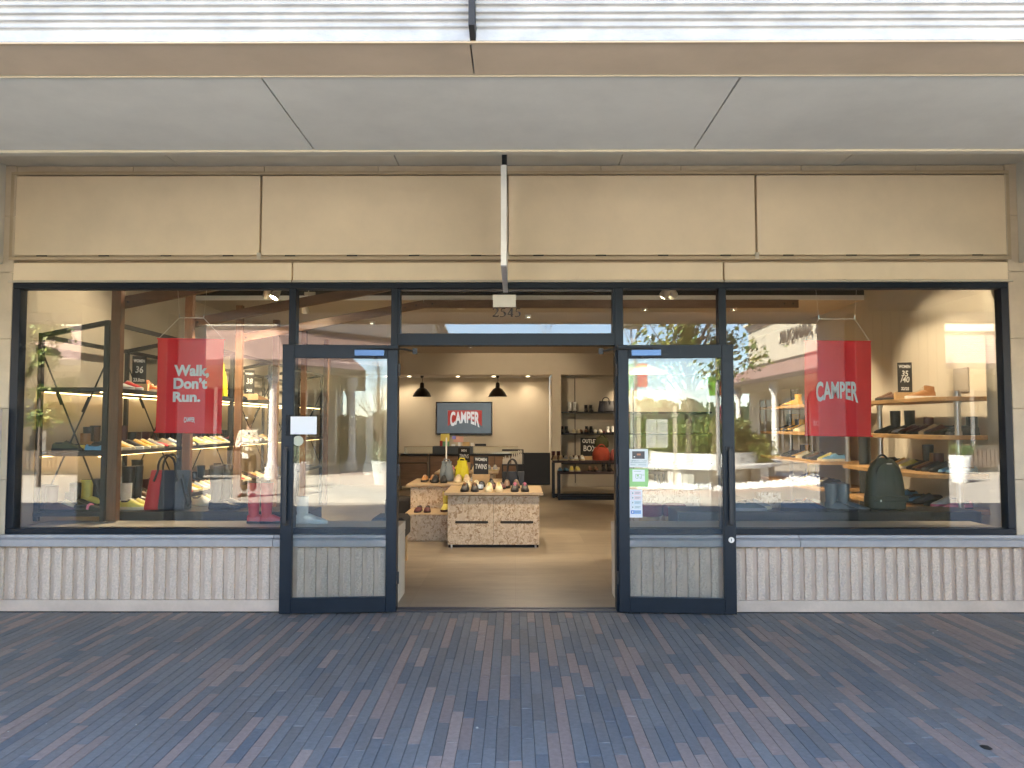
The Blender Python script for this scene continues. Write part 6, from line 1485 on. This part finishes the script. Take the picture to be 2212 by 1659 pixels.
build('shirt', MB().loft([[(-.07, -.155, .84), (.07, -.155, .84), (.07, -.10, .84), (-.07, -.10, .84)], [(-.06, -.145, 1.1), (.06, -.145, 1.1), (.06, -.09, 1.1), (-.06, -.09, 1.1)], [(-.04, -.12, 1.42), (.04, -.12, 1.42), (.04, -.07, 1.42), (-.04, -.07, 1.42)]]), shirt, per, local=True)
skinned('trousers', [(0,0,.98),(0,0,.90),(-.095,0,.80),(-.105,-.01,.48),(-.105,.02,.12),(.095,0,.80),(.105,-.01,.48),(.105,.02,.12)], [(0,1),(1,2),(2,3),(3,4),(1,5),(5,6),(6,7)], [(.15,.115),(.15,.12),.105,.088,.075,.105,.088,.075], tr_m, per)
for s_ in (-1, 1):
    o = inst('shoe', SP['low']['upper'], per, (.105 * s_, .09, 0), (0, 0, -PI_/2 + .15 * s_), mat=shoe_mat('black' if s_ < 0 else 'maroon', 'low')); inst('shoe_sole', SP['low']['sole'], per, (.105 * s_, .09, 0), (0, 0, -PI_/2 + .15 * s_), mat=shoe_mat('black', 'low'))
build('cap', MB().lathe([(.098, 0), (.10, .03), (.085, .075), (.05, .105), (.01, .115)], (0, -.01, 1.68), 20).plate([(-.07, 1.675), (.07, 1.675), (.06, 1.69), (-.06, 1.69)], -.19, -.08), black_st, per, smooth=40, local=True)
build('cap_print', MB().box(-.035, .035, -.108, -.104, 1.71, 1.73), paper_m, per, local=True)
build('hair', MB().lathe([(.075, -.09), (.092, -.05), (.094, .0), (.07, .02)], (0, .012, 1.69), 16), M('dark_hair', (.02, .015, .012), .6), per, smooth=50, local=True)
fc = MB().lathe([(.001, -.028), (.012, -.012), (.010, .01), (.001, .02)], (0, -.100, 1.62), 8)
build('nose', fc, skin_m, per, smooth=60, local=True)
build('eyes', MB().lathe([(.001, -.008), (.009, 0), (.001, .008)], (-.03, -.092, 1.645), 8).lathe([(.001, -.008), (.009, 0), (.001, .008)], (.03, -.092, 1.645), 8).box(-.022, .022, -.095, -.088, 1.573, 1.580), M('dark_eye', (.03, .02, .02), .4), per, local=True)
build('ears', MB().lathe([(.001, -.03), (.014, 0), (.001, .03)], (-.082, .0, 1.63), 8).lathe([(.001, -.03), (.014, 0), (.001, .03)], (.082, 0, 1.63), 8), skin_m, per, smooth=60, local=True)
for s_ in (-1, 1):
    hv, hee, hr = [(-.03*s_, -.265, 1.13)], [], [.03]
    for f_ in range(4):
        b0 = len(hv); hv += [(-.03*s_ + .045*s_, -.285, 1.155 - f_*.018), (-.03*s_ + .075*s_, -.305, 1.15 - f_*.018), (-.03*s_ + .07*s_, -.325, 1.14 - f_*.018)]
        hee += [(0, b0), (b0, b0+1), (b0+1, b0+2)]; hr += [.010, .009, .007]
    b0 = len(hv); hv += [(-.03*s_ + .02*s_, -.27, 1.18), (-.03*s_ + .03*s_, -.295, 1.195)]; hee += [(0, b0), (b0, b0+1)]; hr += [.011, .008]
    skinned('hand', hv, hee, hr, skin_m, per, sub=1)
# bunch of white flowers held in the arms
c = Vector((q.x, q.y, 0)); fl = thing('flower_bunch', 'bunch of white flowers held by the person in the cream jacket', 'flowers', (q.x + .03, q.y + .30, 1.2))
rr_ = random.Random(11); pt = MB()
for i in range(26):
    cc_ = Vector((q.x + .03 + rr_.gauss(0, .10), q.y + .33 + rr_.gauss(0, .04), 1.22 + rr_.gauss(0, .06)))
    for k in range(9):
        a = 2*math.pi*k/9; e = cc_ + Vector((math.cos(a)*.045, .02, math.sin(a)*.045)); s0 = Vector((-math.sin(a)*.010, 0, math.cos(a)*.010))
        pt.add([cc_, cc_.lerp(e, .6) + s0, e, cc_.lerp(e, .6) - s0], [(0,1,2,3)])
build('petals', pt, M('white_petal', (.8, .78, .7), .7), fl)
st = MB()
for i in range(10): st.tube([(q.x + .03 + rr_.gauss(0, .06), q.y + .30, 1.2), (q.x - .03 + rr_.gauss(0, .02), q.y + .27, .98)], .004, 4)
build('stems', st, M('green_stem', (.12, .16, .05)), fl)
# ------------------------------------------------------------------ litter on the paving
lt = MB(); rr_ = random.Random(4)
for i in range(26):
    x, y = rr_.uniform(-3.8, 3.8), rr_.uniform(-2.8, -.2); s_ = rr_.uniform(.003, .008)
    lt.lathe([(s_, 0), (s_*.8, s_*.5), (.0005, s_*.7)], (x, y, .001), 6)
build('grit', lt, M('pale_grit', (.5, .48, .42), .8), kind='stuff')
q = P(2130, 1614, -3.0); q = (CAM + (q - CAM) * (1.588 / (1.59 - q.z)))
gm = MB().prism([(q.x + .022*math.cos(a*.785) * (1 + .3*(a % 2)), q.y + .03*math.sin(a*.785), ) for a in range(8)], .0006, .0022)
tag(build('chewing_gum', gm, M('black_gum', (.01, .01, .01), .6)), 'flattened black gum spot on the paving at the lower right', 'gum')
